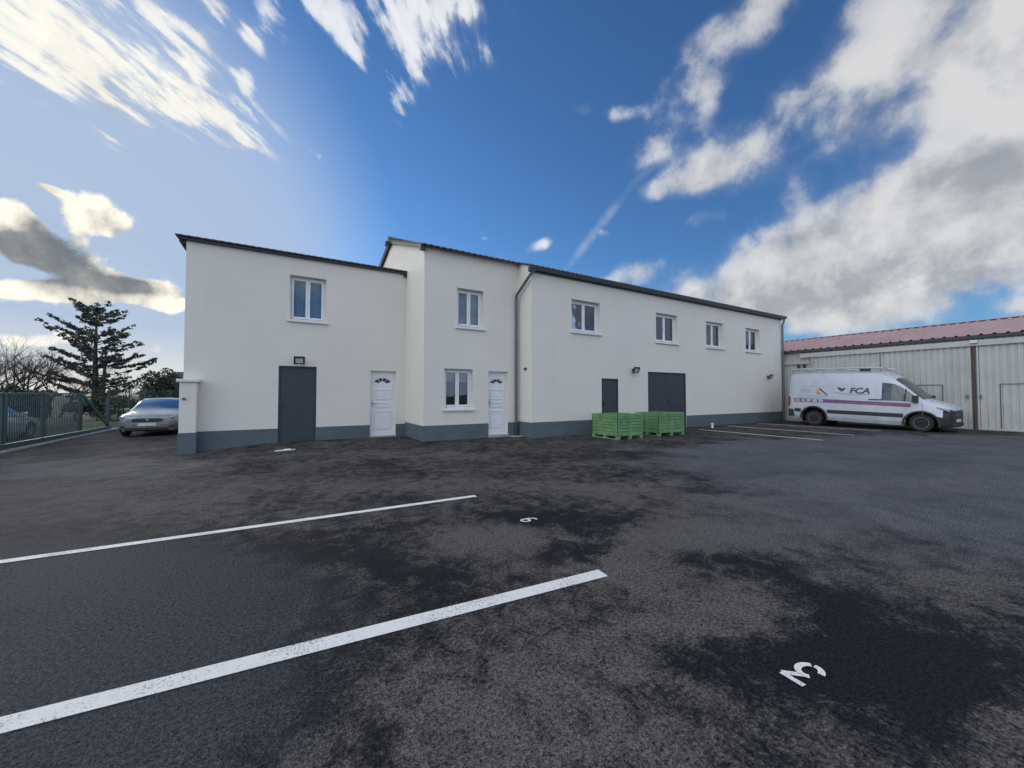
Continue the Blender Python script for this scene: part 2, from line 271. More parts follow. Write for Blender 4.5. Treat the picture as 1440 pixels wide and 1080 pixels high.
# ------------------------------------------------------------------ mesh helpers
def wloc(o):
    v = Vector((0, 0, 0))
    while o: v += o.location; o = o.parent
    return v
def weld(o, dist=1e-4):
    bm = bmesh.new(); bm.from_mesh(o.data); bmesh.ops.remove_doubles(bm, verts=bm.verts, dist=dist); bmesh.ops.recalc_face_normals(bm, faces=bm.faces); bm.to_mesh(o.data); bm.free()
class MB:
    def __init__(s): s.v = []; s.f = []
    def quad(s, *p):
        b = len(s.v); s.v += [tuple(q) for q in p]; s.f.append(tuple(range(b, b+len(p)))); return s
    def box(s, x0, x1, y0, y1, z0, z1):
        b = len(s.v)
        s.v += [(x0, y0, z0), (x1, y0, z0), (x1, y1, z0), (x0, y1, z0), (x0, y0, z1), (x1, y0, z1), (x1, y1, z1), (x0, y1, z1)]
        s.f += [tuple(b+i for i in q) for q in ((3, 2, 1, 0), (4, 5, 6, 7), (0, 1, 5, 4), (1, 2, 6, 5), (2, 3, 7, 6), (3, 0, 4, 7))]; return s
    def prism(s, poly, axis, a, b_):
        """poly: 2D points; axis 'x','y','z' = extrusion axis"""
        def P3(p, t): return {'x': (t, p[0], p[1]), 'y': (p[0], t, p[1]), 'z': (p[0], p[1], t)}[axis]
        b = len(s.v); n = len(poly)
        s.v += [P3(p, a) for p in poly]+[P3(p, b_) for p in poly]
        s.f += [tuple(b+i for i in range(n))[::-1], tuple(b+n+i for i in range(n))]
        s.f += [(b+i, b+(i+1) % n, b+n+(i+1) % n, b+n+i) for i in range(n)]; return s
    def tube(s, pts, r, n=8, cap=True):
        pts = [Vector(p) for p in pts]; rs = r if isinstance(r, (list, tuple)) else [r]*len(pts)
        b = len(s.v); up = None
        for i, p in enumerate(pts):
            d = (pts[min(i+1, len(pts)-1)]-pts[max(i-1, 0)]).normalized()
            if up is None: up = Vector((0, 0, 1)) if abs(d.z) < .9 else Vector((1, 0, 0))
            a = d.cross(up).normalized(); c = a.cross(d).normalized(); up = c
            for k in range(n):
                t = 2*math.pi*k/n; s.v.append(tuple(p+(a*math.cos(t)+c*math.sin(t))*rs[i]))
        for i in range(len(pts)-1):
            for k in range(n):
                s.f.append((b+i*n+k, b+i*n+(k+1) % n, b+(i+1)*n+(k+1) % n, b+(i+1)*n+k))
        if cap: s.f += [tuple(b+k for k in range(n))[::-1], tuple(b+(len(pts)-1)*n+k for k in range(n))]
        return s
    def lathe(s, c, axis, prof, n=24):
        """prof: (along axis, radius)"""
        c = Vector(c); A = {'x': Vector((1, 0, 0)), 'y': Vector((0, 1, 0)), 'z': Vector((0, 0, 1))}[axis]
        e1 = Vector((0, 0, 1)) if axis != 'z' else Vector((1, 0, 0)); e2 = A.cross(e1); b = len(s.v)
        for (h, r) in prof:
            for k in range(n):
                t = 2*math.pi*k/n; s.v.append(tuple(c+A*h+(e1*math.cos(t)+e2*math.sin(t))*r))
        for i in range(len(prof)-1):
            for k in range(n): s.f.append((b+i*n+k, b+i*n+(k+1) % n, b+(i+1)*n+(k+1) % n, b+(i+1)*n+k))
        s.f.append(tuple(b+k for k in range(n))); s.f.append(tuple(b+(len(prof)-1)*n+k for k in range(n))); return s
    def split(s, by=None):
        """pieces of this builder: by side (sign of x) or by connected piece"""
        if by == 'x': key = [sum(s.v[i][0] for i in f) > 0 for f in s.f]
        else:
            par = list(range(len(s.v)))
            def fd(i):
                while par[i] != i: par[i] = par[par[i]]; i = par[i]
                return i
            for f in s.f:
                for i in f[1:]: par[fd(i)] = fd(f[0])
            key = [fd(f[0]) for f in s.f]
        out = {}
        for k, f in zip(key, s.f): out.setdefault(k, MB()).quad(*[s.v[i] for i in f])
        return list(out.values())
    def pieces(s, name, m, parent=None, by=None, **k):
        r = []
        for p in s.split(by):
            o = p.build(name, m, parent, **{**k, 'bevel': 0.0}); weld(o)
            if k.get('bevel'):
                bm = bmesh.new(); bm.from_mesh(o.data)
                ed = [e for e in bm.edges if len(e.link_faces) == 2 and e.calc_face_angle(0) > .6]
                bmesh.ops.bevel(bm, geom=ed, offset=k['bevel'], segments=2, affect='EDGES', profile=.6, clamp_overlap=True); bm.to_mesh(o.data); bm.free()
            r.append(o)
        return r
    def add(s, o):
        b = len(s.v); s.v += o.v; s.f += [tuple(b+i for i in f) for f in o.f]; return s
    def build(s, name, m, parent=None, smooth=None, bevel=0.0, fix=True):
        off = wloc(parent) if parent else Vector((0, 0, 0))
        me = bpy.data.meshes.new(name); me.from_pydata([tuple(Vector(p)-off) for p in s.v], [], s.f)
        if fix or bevel:
            bm = bmesh.new(); bm.from_mesh(me)
            if bevel:
                bmesh.ops.remove_doubles(bm, verts=bm.verts, dist=1e-5)
            bmesh.ops.recalc_face_normals(bm, faces=bm.faces)
            if bevel:
                ed = [e for e in bm.edges if len(e.link_faces) == 2 and e.calc_face_angle(0) > .6]
                bmesh.ops.bevel(bm, geom=ed, offset=bevel, segments=2, affect='EDGES', profile=.6, clamp_overlap=True)
            bm.to_mesh(me); bm.free()
        if smooth:
            me.polygons.foreach_set('use_smooth', [True]*len(me.polygons)); me.set_sharp_from_angle(angle=R(smooth))
        me.materials.append(m); o = bpy.data.objects.new(name, me); COL.objects.link(o)
        if parent: o.parent = parent
        return o
def tag(o, label=None, cat=None, group=None, kind=None):
    for k, v in (('label', label), ('category', cat), ('group', group), ('kind', kind)):
        if v: o[k] = v
    return o
def thing(name, label, cat, loc=(0, 0, 0), group=None):
    o = bpy.data.objects.new(name, None); COL.objects.link(o); o.location = loc; o.empty_display_size = .3
    return tag(o, label, cat, group)
def copy_tree(o, parent=None):
    c = o.copy(); COL.objects.link(c)
    if parent: c.parent = parent
    for ch in o.children: copy_tree(ch, c)
    return c
def text_mesh(txt, size, shear=0.0, bold=0.0, sx=1.0):
    cu = bpy.data.curves.new('t', 'FONT'); cu.body = txt; cu.size = size; cu.align_x = 'LEFT'; cu.shear = shear; cu.offset = bold; cu.resolution_u = 3
    o = bpy.data.objects.new('t', cu); COL.objects.link(o); dg = bpy.context.evaluated_depsgraph_get()
    me = bpy.data.meshes.new_from_object(o.evaluated_get(dg)); bpy.data.objects.remove(o); bpy.data.curves.remove(cu)
    vs = [(v.co.x*sx, v.co.y) for v in me.vertices]; fs = [tuple(p.vertices) for p in me.polygons]; bpy.data.meshes.remove(me)
    return vs, fs
def sm(t): t = max(0, min(1, t)); return t*t*(3-2*t)
def zg(x, y): return -.15*sm((-x-.1)/2.3)*sm((y-8.2)/4)-.05*sm((-x-3)/4)*sm((y-9)/8)

# ------------------------------------------------------------------ ground
def sheet(name, m, xs, ys, zf):
    b = MB(); nx, ny = len(xs), len(ys)
    b.v = [(x, y, zf(x, y)) for y in ys for x in xs]
    b.f = [(j*nx+i, j*nx+i+1, (j+1)*nx+i+1, (j+1)*nx+i) for j in range(ny-1) for i in range(nx-1)]
    return tag(b.build(name, m, smooth=60), kind='structure')
def lin(a, b, n): return [a+(b-a)*i/(n-1) for i in range(n)]
sheet('ground', M['grass'], [-900, -300, -100, -40, -7, 40, 120, 900], [-900, -200, -40, 40, 100, 300, 900], lambda x, y: -.32)
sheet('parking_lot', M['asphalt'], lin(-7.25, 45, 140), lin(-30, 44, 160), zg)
sheet('grass_verge', M['grass'], lin(-11, -7.25, 12), lin(4, 44, 60), lambda x, y: -.20+.03*math.sin(x*3+y*1.7))
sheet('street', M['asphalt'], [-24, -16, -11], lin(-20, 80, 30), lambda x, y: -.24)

LN = 0
def gline(p, q, wd, label):
    p, q = Vector(p), Vector(q); d = (q-p); L = d.length; d.normalize(); n = Vector((-d.y, d.x))
    b = MB(); k = max(2, int(L/.4)); 
    for i in range(k+1):
        c = p+d*L*i/k
        for s_ in (-1, 1):
            e = c+n*s_*wd/2; b.v.append((e.x, e.y, zg(e.x, e.y)+.004))
    b.f = [(2*i, 2*i+1, 2*i+3, 2*i+2) for i in range(k)]
    return tag(b.build('parking_line', M['paint']), label, 'parking line', 'white parking bay lines')
g = lambda x, y: gnd(x, y).xy
e1 = g(669, 697.5); s1 = g(0, 790.5); gline(s1+(s1-e1).normalized()*1.2, e1, .10, 'long white bay line on the left ending short of the number nine')
e2 = g(848, 806); s2 = g(0, 1021); gline(s2+(s2-e2).normalized()*1.5, e2, .125, 'nearest and broadest white bay line sweeping in from the left foreground')
gline((14.7, 9.75), (14.66, 5.5), .1, 'white bay line reaching the wall beside the green boxes and big grey door')
gline((17.5, 10.2), (17.4, 5.6), .1, 'middle of the three white bay lines between the green boxes and the van')
gline((20.35, 10.3), (20.3, 5.7), .1, 'faint white bay line running under the side of the white van')

# painted digits: strokes in digit space (right, up), laid on the ground
def digit(strokes, origin, rv, uv, wd, label):
    b = MB()
    for si, st in enumerate(strokes):
        pts = [Vector(p) for p in st]; n = len(pts); base = len(b.v)
        for i, p in enumerate(pts):
            d = (pts[min(i+1, n-1)]-pts[max(i-1, 0)]).normalized(); nn = Vector((-d.y, d.x))
            for s_ in (-1, 1):
                q = p+nn*s_*wd/2; w_ = origin+rv*q.x+uv*q.y
                b.v.append((w_.x, w_.y, zg(w_.x, w_.y)+.005+.0006*si))
        b.f += [(base+2*i, base+2*i+1, base+2*i+3, base+2*i+2) for i in range(n-1)]
    return tag(b.build('painted_number', M['paint']), label, 'painted number', 'painted bay numbers')
arc = lambda cx, cy, rx, ry, a0, a1, n=14: [(cx+rx*math.cos(R(a0+(a1-a0)*i/n)), cy+ry*math.sin(R(a0+(a1-a0)*i/n))) for i in range(n+1)]
tr_ = g(1096.5, 944.8); tl_ = g(1131, 965.5); rv3 = (tr_-tl_); bar = (tr_+tl_)/2; bot = g(1152, 942); uv3 = bar-bot
W3, H3 = rv3.length, uv3.length
rn, un = rv3.normalized(), uv3.normalized()
un = (un-rn*un.dot(rn)*.6).normalized()
o3 = tl_-un*H3
st = .27*W3
digit([[(0, H3-.0), (W3*.95, H3-.0)], [(W3*.92, H3*.99), (W3*.66, H3*.80), (W3*.40, H3*.60)], arc(W3*.46, H3*.30, W3*.40, H3*.30, 125, -62), arc(W3*.46, H3*.30, W3*.40, H3*.30, -78, -165, 8)], o3, rn, un, st, 'white painted number three on the dark asphalt in the right foreground')
c9 = g(743.5, 731.5)
h9, w9 = H3*1.0, W3*.95
digit([arc(w9*.5, h9*.70, w9*.40, h9*.24, 0, 360, 24), arc(w9*.5, h9*.45, w9*.42, h9*.40, 40, -60, 10), arc(w9*.5, h9*.45, w9*.42, h9*.40, -58, -120, 5)], c9-rn*w9*.5-un*h9*.5, rn, un, st*.95, 'small white painted number nine on dark asphalt past the line ends')

# ------------------------------------------------------------------ the building
BX0, LX, MX, RX1 = -2.38, 3.68, 7.10, 23.72
YL, YM, YR, YB = 13.6, 11.55, 10.73, 20.5
bld = thing('rendered_building', 'long cream two storey building with grey plinth and staggered facade', 'building', (10, 14, 0))
def wall_x(b, x0, x1, z0, z1, Y, openings, depth=.24):
    xs = sorted({x0, x1, *[o[0] for o in openings], *[o[1] for o in openings]}); zs = sorted({z0, z1, *[o[2] for o in openings], *[o[3] for o in openings]})
    for i in range(len(xs)-1):
        for j in range(len(zs)-1):
            cx, cz = (xs[i]+xs[i+1])/2, (zs[j]+zs[j+1])/2
            if any(o[0] < cx < o[1] and o[2] < cz < o[3] for o in openings): continue
            b.quad((xs[i], Y, zs[j]), (xs[i+1], Y, zs[j]), (xs[i+1], Y, zs[j+1]), (xs[i], Y, zs[j+1]))
    for (a, c, d, e) in openings:
        y2 = Y+depth; d2 = max(d, z0)
        b.quad((a, Y, d2), (a, Y, e), (a, y2, e), (a, y2, d2)); b.quad((c, Y, d2), (c, y2, d2), (c, y2, e), (c, Y, e))
        b.quad((a, Y, e), (c, Y, e), (c, y2, e), (a, y2, e)); b.quad((a, Y, d2), (a, y2, d2), (c, y2, d2), (c, Y, d2))
winL = [(.10, 1.11, 3.76, 5.14)]; doorsL = [(-.16, .87, -.3, 2.32), (2.49, 3.34, -.3, 2.25)]
winM = [(4.77, 5.72, 3.65, 4.91), (4.35, 5.34, .99, 2.27)]; doorsM = [(5.91, 6.66, -.3, 2.23)]
winR = [(8.83, 10.2, 3.72, 4.88), (13.35, 14.75, 3.66, 4.88), (16.83, 18.2, 3.66, 4.86), (20.15, 21.5, 3.66, 4.84)]; doorsR = [(10.26, 11.14, -.3, 2.05), (12.82, 15.3, -.3, 2.38)]
def roof_z(y): return 5.74+.37*(y-10.5) if y < 15.8 else 5.74+.37*5.3-.30*(y-15.8)
ZB = -.4
b = MB()
wall_x(b, BX0, LX, ZB, 5.72, YL, winL+doorsL)
b.quad((BX0, YL, ZB), (BX0, YL, 5.72), (BX0, YB, 6.05), (BX0, YB, ZB))
b.build('wall', M['render'], bld, fix=False)
b = MB()
wall_x(b, LX, MX, ZB, roof_z(YM)-.05, YM, winM+doorsM)
wall_x(b, MX, RX1, ZB, roof_z(YR)-.05, YR, winR+doorsR)
b.quad((MX, YR, ZB), (MX, YR, roof_z(YR)-.05), (MX, YM, roof_z(YM)-.05), (MX, YM, ZB))
for X, y0 in ((LX, YM), (RX1, YR)):
    b.quad((X, y0, ZB), (X, y0, roof_z(y0)-.05), (X, 15.8, roof_z(15.8)-.05), (X, YB, roof_z(YB)-.05), (X, YB, ZB))
b.quad((LX, YB, ZB), (RX1, YB, ZB), (RX1, YB, roof_z(YB)-.05), (LX, YB, roof_z(YB)-.05))
b.quad((BX0, YB, ZB), (LX, YB, ZB), (LX, YB, 6.05), (BX0, YB, 6.05))
b.build('wall', M['render'], bld, fix=False)
b = MB()                                              # inner floor slabs and partitions keep the rooms dark
b.box(BX0+.3, LX-.05, YL+.3, YB-.1, 2.75, 2.95); b.box(LX+.05, RX1-.1, YM+.3, YB-.1, 2.75, 2.95); b.box(LX+.1, RX1-.2, 15.2, 15.3, 0, 5.7); b.box(BX0+.2, LX-.1, 17.2, 17.3, 0, 5.4)
b.build('inner_floor', M['room'], bld)
# plinth band, 4 mm proud, open at doors
b = MB(); pz = .43
def plinth(x0, x1, Y, z1, gaps):
    xs = [x0]+[v for gp in sorted(gaps) for v in gp]+[x1]
    for i in range(0, len(xs), 2): b.box(xs[i], xs[i+1], Y-.012, Y-.0005, ZB, z1)
plinth(BX0, LX-.0005, YL, .42, [(o[0], o[1]) for o in doorsL])
plinth(LX-.012, MX-.012, YM, .48, [(o[0], o[1]) for o in doorsM])
plinth(MX-.012, RX1, YR, .51, [(o[0], o[1]) for o in doorsR])
b.box(LX-.012, LX-.0005, YM-.0002, YL-.013, ZB, .475); b.box(MX-.012, MX-.0005, YR-.0002, YM-.013, ZB, .505); b.box(BX0-.012, BX0-.0005, YL-.0125, YB, ZB, .42)
b.pieces('plinth', M['plinth'], bld)
# windows: frame, two casements, panes, sill, curtain or blind
def window(o, Y, fit, sub=.17):
    x0, x1, z0, z1 = o; y = Y+sub; fw = .055; cx = (x0+x1)/2
    f = MB()
    f.box(x0, x0+fw, y, y+.065, z0, z1); f.box(x1-fw, x1, y, y+.065, z0, z1); f.box(x0+fw, x1-fw, y, y+.065, z1-fw, z1); f.box(x0+fw, x1-fw, y, y+.065, z0, z0+fw)
    fr = f.build('window', M['pvc'], bld, bevel=.006)
    c = MB()
    for a, d in ((x0+fw+.003, cx-.003), (cx+.003, x1-fw-.003)):
        za, zb = z0+fw+.003, z1-fw-.003; t_ = .062; ya, yb = y-.014, y+.045
        c.box(a, a+t_, ya, yb, za, zb); c.box(d-t_, d, ya, yb, za, zb); c.box(a+t_, d-t_, ya, yb, zb-t_, zb); c.box(a+t_, d-t_, ya, yb, za, za+t_)
    c_ = c.v; n_ = len(c_)//2; f2 = len(c.f)//2
    for q in (0, 1):
        h2 = MB(); h2.v = c_[q*n_:(q+1)*n_]; h2.f = [tuple(i-q*n_ for i in f) for f in c.f[q*f2:(q+1)*f2]]; h2.build('casement', M['pvc'], fr, bevel=.005)
    p = MB()
    for a, d in ((x0+fw+.06, cx-.06), (cx+.06, x1-fw-.06)):
        p.box(a, d, y+.012, y+.02, z0+fw+.06, z1-fw-.06)
    p.pieces('pane', M['glass'], fr)
    h = MB(); h.box(cx-.012, cx+.012, y-.045, y-.015, (z0+z1)/2-.09, (z0+z1)/2+.02); h.build('handle', M['pvc'], fr, bevel=.004)
    s_ = MB(); s_.prism([(Y-.07, z0-.075), (Y-.07, z0-.012), (Y+sub, z0+.006), (Y+sub, z0-.075)], 'x', x0-.06, x1+.06)
    s_.build('sill', M['sill'], fr, bevel=.006)
    if fit == 'curtain':
        k = MB(); n = 60; base = len(k.v)
        for i in range(n+1):
            xx = x0+.05+(x1-x0-.1)*i/n; yy = y+.17+.022*math.sin(i*1.35)+.01*math.sin(i*.51)
            k.v += [(xx, yy, z0+.03), (xx, yy, z1-.02)]
        k.f = [(2*i, 2*i+2, 2*i+3, 2*i+1) for i in range(n)]
        k.build('curtain', M['curtain'], fr, smooth=80, fix=False)
    elif fit == 'side':
        for a, d in ((x0+.03, x0+.45*(x1-x0)),):
            k = MB(); n = 26
            for i in range(n+1):
                xx = a+(d-a)*i/n; yy = y+.15+.02*math.sin(i*1.5); k.v += [(xx, yy, z0+.03), (xx, yy, z1-.02)]
            k.f = [(2*i, 2*i+2, 2*i+3, 2*i+1) for i in range(n)]; k.build('curtain', M['curtain'], fr, smooth=80, fix=False)
    elif fit == 'blind':
        k = MB(); k.box(x0+.04, x1-.04, y+.10, y+.108, z1-.42*(z1-z0)+.12, z1-.01); k.build('roller_blind', M['blind'], fr)
    return fr
window(winL[0], YL, 'curtain'); window(winM[0], YM, 'curtain'); window(winM[1], YM, 'blind')
for o, f_ in zip(winR, ('side', 'side', 'none', 'none')): window(o, YR, f_)
# grey metal doors
def steel_door(o, Y, zb, leaves, label):
    x0, x1, _, z1 = o; y = Y+.05
    d = MB(); n = leaves
    for i in range(n):
        a = x0+.045+(x1-x0-.09)*i/n+(.004 if i else 0); c = x0+.045+(x1-x0-.09)*(i+1)/n-(.004 if i < n-1 else 0)
        if n == 1: d.box(a, c, y, y+.05, zb, z1-.05)
        else:
            k = 8
            for q in range(k): d.box(a+(c-a)*q/k, a+(c-a)*(q+1)/k-.006, y+(0.0 if q % 1 == 0 else .006), y+.05, zb, z1-.05)
            d.box(a, c, y+.012, y+.045, zb, z1-.05)
    do = d.build('door', M['anthracite'], bld, bevel=.003); do['label'] = label
    f = MB(); f.box(x0, x0+.045, y-.03, y+.06, zb, z1); f.box(x1-.045, x1, y-.03, y+.06, zb, z1); f.box(x0+.045, x1-.045, y-.03, y+.06, z1-.05, z1)
    f.build('door_frame', M['anthracite'], do, bevel=.003)
    hx = x0+.12 if n == 1 else (x0+x1)/2+.1
    h = MB(); h.box(hx-.02, hx+.02, y-.012, y, 1.0, 1.2); h.tube([(hx, y-.01, 1.12), (hx, y-.055, 1.12), (hx+.11, y-.055, 1.12)], .009, 6)
    h.build('handle', M['lamp_black'], do)
    return do
steel_door(doorsL[0], YL, -.02, 1, 'plain flat dark grey metal door')
steel_door(doorsR[0], YR, .01, 1, 'narrow dark grey metal door')
steel_door(doorsR[1], YR, .01, 2, 'wide double leaf dark grey door')
# white panelled entrance doors with an arched fan light
def entrance_door(o, Y, zb):
    x0, x1, _, z1 = o; y = Y+.13; fw = .05; a, c = x0+fw, x1-fw; cx = (a+c)/2; wd = c-a; zb2 = zb+.10
    d = MB(); d.box(a+.003, c-.003, y+.012, y+.055, zb2, z1-fw)
    for (u0, u1, h0, h1) in ((.12, .88, .06, .36), (.12, .88, .42, .50), (.12, .88, .55, .72)):
        H = z1-fw-zb2; bx = (a+u0*wd, a+u1*wd, zb2+h0*H, zb2+h1*H)
        t_ = .03
        for q in ((bx[0], bx[1], bx[2], bx[2]+t_), (bx[0], bx[1], bx[3]-t_, bx[3]), (bx[0], bx[0]+t_, bx[2]+t_, bx[3]-t_), (bx[1]-t_, bx[1], bx[2]+t_, bx[3]-t_)):
            d.box(q[0], q[1], y-.008, y+.0125, q[2], q[3])
        d.box(bx[0]+.05, bx[1]-.05, y+.006, y+.0126, bx[2]+.05 if bx[3]-bx[2] > .15 else bx[2]+.035, bx[3]-.05 if bx[3]-bx[2] > .15 else bx[3]-.035)
    do = d.build('door', M['pvc'], bld, bevel=.003); do['label'] = 'white panelled door with a small dark arched fan light'
    f = MB(); f.box(x0, a, y-.02, y+.06, zb, z1); f.box(c, x1, y-.02, y+.06, zb, z1); f.box(a, c, y-.02, y+.06, z1-fw, z1); f.box(a, c, y-.03, y+.06, zb, zb2-.004)
    f.build('door_frame', M['pvc'], do, bevel=.005)
    zc = zb2+.80*(z1-fw-zb2); rim = MB(); gl = MB(); r0, r1 = .12*wd/.7, .285*wd/.7
    for k in range(4):
        a0, a1 = 22+k*34+2, 22+(k+1)*34-3
        pl = [(cx+r0*1.0*math.cos(R(t)), zc+r0*.9*math.sin(R(t))) for t in (a0, (a0+a1)/2, a1)]+[(cx+r1*math.cos(R(t)), zc+r1*.72*math.sin(R(t))) for t in (a1, (a0+a1)/2, a0)]
        gl.prism(pl, 'y', y+.006, y+.0115)
    gl.build('fan_light', M['lamp_black'], do)
    rim.tube([(cx+r1*1.2*math.cos(R(t)), y+.008, zc+r1*.9*math.sin(R(t))-.01) for t in range(0, 181, 15)], .012, 6); rim.build('fan_moulding', M['pvc'], do)
    h = MB(); hx = a+.05; h.box(hx-.018, hx+.018, y, y+.0118, zb+1.0, zb+1.22); h.tube([(hx, y+.005, zb+1.12), (hx, y-.045, zb+1.12), (hx+.11, y-.045, zb+1.12)], .009, 6)
    h.build('handle', M['chrome'], do)
    st_ = MB(); st_.box(x0-.02, x1+.02, Y-.05, Y+.12, -.3, zb-.002); st_.build('threshold', M['concrete'], do, bevel=.008)
entrance_door(doorsL[1], YL, .03); entrance_door(doorsM[0], YM, .07)
# roofs
def tile_sheet(b, x0, x1, y0, y1, zf, amp=.016, per=.21, th=.03):
    n = max(4, int((x1-x0)/per*8)); rows = max(2, int(abs(y1-y0)/.38)+1)
    for side in (0, 1):
        base = len(b.v)
        for j in range(rows+1):
            for i in range(n+1):
                x = x0+(x1-x0)*i/n; y = y0+(y1-y0)*j/rows
                b.v.append((x, y, zf(y)+amp*math.sin(2*math.pi*x/per)-side*th))
        for j in range(rows):
            for i in range(n):
                q = (base+j*(n+1)+i, base+j*(n+1)+i+1, base+(j+1)*(n+1)+i+1, base+(j+1)*(n+1)+i); b.f.append(q if side == 0 else q[::-1])
        if side == 0: b0 = base
    for i in range(n): b.f.append((b0+i, base+i, base+i+1, b0+i+1))
    for j in range(rows):
        for e in (0, n): b.f.append((b0+j*(n+1)+e, b0+(j+1)*(n+1)+e, base+(j+1)*(n+1)+e, base+j*(n+1)+e))
b = MB()
tile_sheet(b, LX-.14, MX-.10, 11.33, 15.8, roof_z); tile_sheet(b, MX-.10, RX1+.14, 10.46, 15.8, roof_z); tile_sheet(b, LX-.14, RX1+.14, 15.8, YB+.2, roof_z)
b.tube([(LX-.15, 15.8, roof_z(15.8)+.03), (RX1+.15, 15.8, roof_z(15.8)+.03)], .11, 8)
rf = b.build('roof', M['tile'], bld, fix=False)
b = MB()                                              # verge boards and purlin ends
for X0, X1, ya in ((LX-.12, LX-.05, 11.4), (RX1+.03, RX1+.10, 10.55)):
    b.prism([(ya, roof_z(ya)-.135), (ya, roof_z(ya)-.045), (15.8, roof_z(15.8)-.045), (YB+.1, roof_z(YB)-.045), (YB+.1, roof_z(YB)-.135), (15.8, roof_z(15.8)-.135)], 'x', X0, X1)
b.box(LX-.16, LX-.001, 11.42, 11.56, roof_z(11.5)-.22, roof_z(11.5)-.06); b.box(LX-.28, LX-.121, 15.7, 15.86, roof_z(15.8)-.26, roof_z(15.8)-.10)
b.box(MX-.16, MX-.001, 10.55, 10.68, roof_z(10.6)-.24, roof_z(10.6)-.07)
b.pieces('verge_board', M['roof_edge'], rf, bevel=.004)
b = MB(); b.box(MX-.05, RX1+.1, YR-.035, YR-.002, 5.56, 5.74); b.box(MX-.05, RX1+.1, YR-.20, YR-.036, 5.66, 5.685)
b.build('fascia', M['zinc'], rf)
def halfround(b, x0, x1, y, z, r):
    n = 8
    for rr in (r, r-.008):
        base = len(b.v)
        for x in (x0, x1):
            for k in range(n+1):
                t = math.pi+math.pi*k/n; b.v.append((x, y+rr*math.cos(t), z+rr*math.sin(t)))
        for k in range(n): b.f.append((base+k, base+k+1, base+n+2+k, base+n+1+k))
    b.tube([(x0, y-r, z), (x1, y-r, z)], .012, 6)
    for x in (x0, x1): b.prism([(y+r*math.cos(math.pi+math.pi*k/n), z+r*math.sin(math.pi+math.pi*k/n)) for k in range(n+1)], 'x', x, x+.004)
b = MB(); halfround(b, MX-.1, RX1+.16, YR-.145, 5.70, .095)
b.build('gutter', M['zinc'], bld, smooth=40, fix=False)
b = MB(); b.tube([(MX+.03, YR-.145, 5.66), (MX+.02, YR-.145, 5.60), (MX-.11, YR-.10, 5.44), (MX-.14, YM-.12, 4.93), (MX-.14, YM-.075, 4.83), (MX-.14, YM-.075, 4.7), (MX-.14, YM-.075, .46)], .048, 10)
for z in (1.6, 3.2, 4.5): b.tube([(MX-.14, YM-.075, z), (MX-.14, YM-.075, z+.03)], .056, 10)
dp = b.build('downpipe', M['zinc'], bld, smooth=50)
k = MB(); k.tube([(MX-.14, YM-.075, .46), (MX-.14, YM-.075, .02)], .056, 10); k.build('cast_foot', M['roof_edge'], dp, smooth=50)
b = MB(); b.tube([(RX1+.04, YR-.145, 5.62), (RX1+.04, YR-.145, 5.48), (RX1+.0, YR-.075, 5.3), (RX1-.0, YR-.075, 5.1), (RX1-.0, YR-.075, .03)], .05, 10)
for z in (1.6, 3.2, 4.6): b.tube([(RX1, YR-.075, z), (RX1, YR-.075, z+.03)], .058, 10)
b.build('downpipe', M['zinc'], bld, smooth=50)
# annex roof: low mono pitch behind a dark fascia
b = MB(); zl = lambda y: 5.80+.045*(y-YL)
tile_sheet(b, BX0-.22, LX-.02, YL-.16, YB, zl, amp=.004, per=.18)
rl = b.build('roof', M['tile'], bld, fix=False)
b = MB(); b.box(BX0-.16, LX-.04, YL-.10, YL-.004, 5.69, 5.755); b.box(BX0-.16, BX0-.10, YL-.003, YB, 5.64, 5.76); b.box(BX0-.099, BX0-.002, YL-.003, YL+.08, 5.62, 5.755)
b.build('fascia', M['roof_edge'], rl, bevel=.006)
b = MB(); b.box(LX-.10, LX-.02, YL-.075, YL-.003, 5.60, 5.688); b.build('rafter_end', M['roof_edge'], rl)

# gate pillar at the left corner
b = MB(); gp = thing('gate_pillar', 'short cream rendered pillar with flat cap at the left corner of the building', 'pillar', (-2.25, 13.3, -.15))
b.box(-2.40, -2.04, 13.26, 13.585, .42, 1.78); b.build('shaft', M['render'], gp, bevel=.006)
b = MB(); b.box(-2.412, -2.028, 13.248, 13.586, -.4, .42); b.build('base', M['plinth'], gp, bevel=.004)
b = MB(); b.box(-2.46, -1.98, 13.20, 13.59, 1.781, 1.86); b.build('cap', M['sill'], gp, bevel=.012)
b = MB(); b.box(-2.33, -2.26, 13.225, 13.2595, 1.30, 1.36); b.build('sensor_box', M['zinc'], gp, bevel=.004)

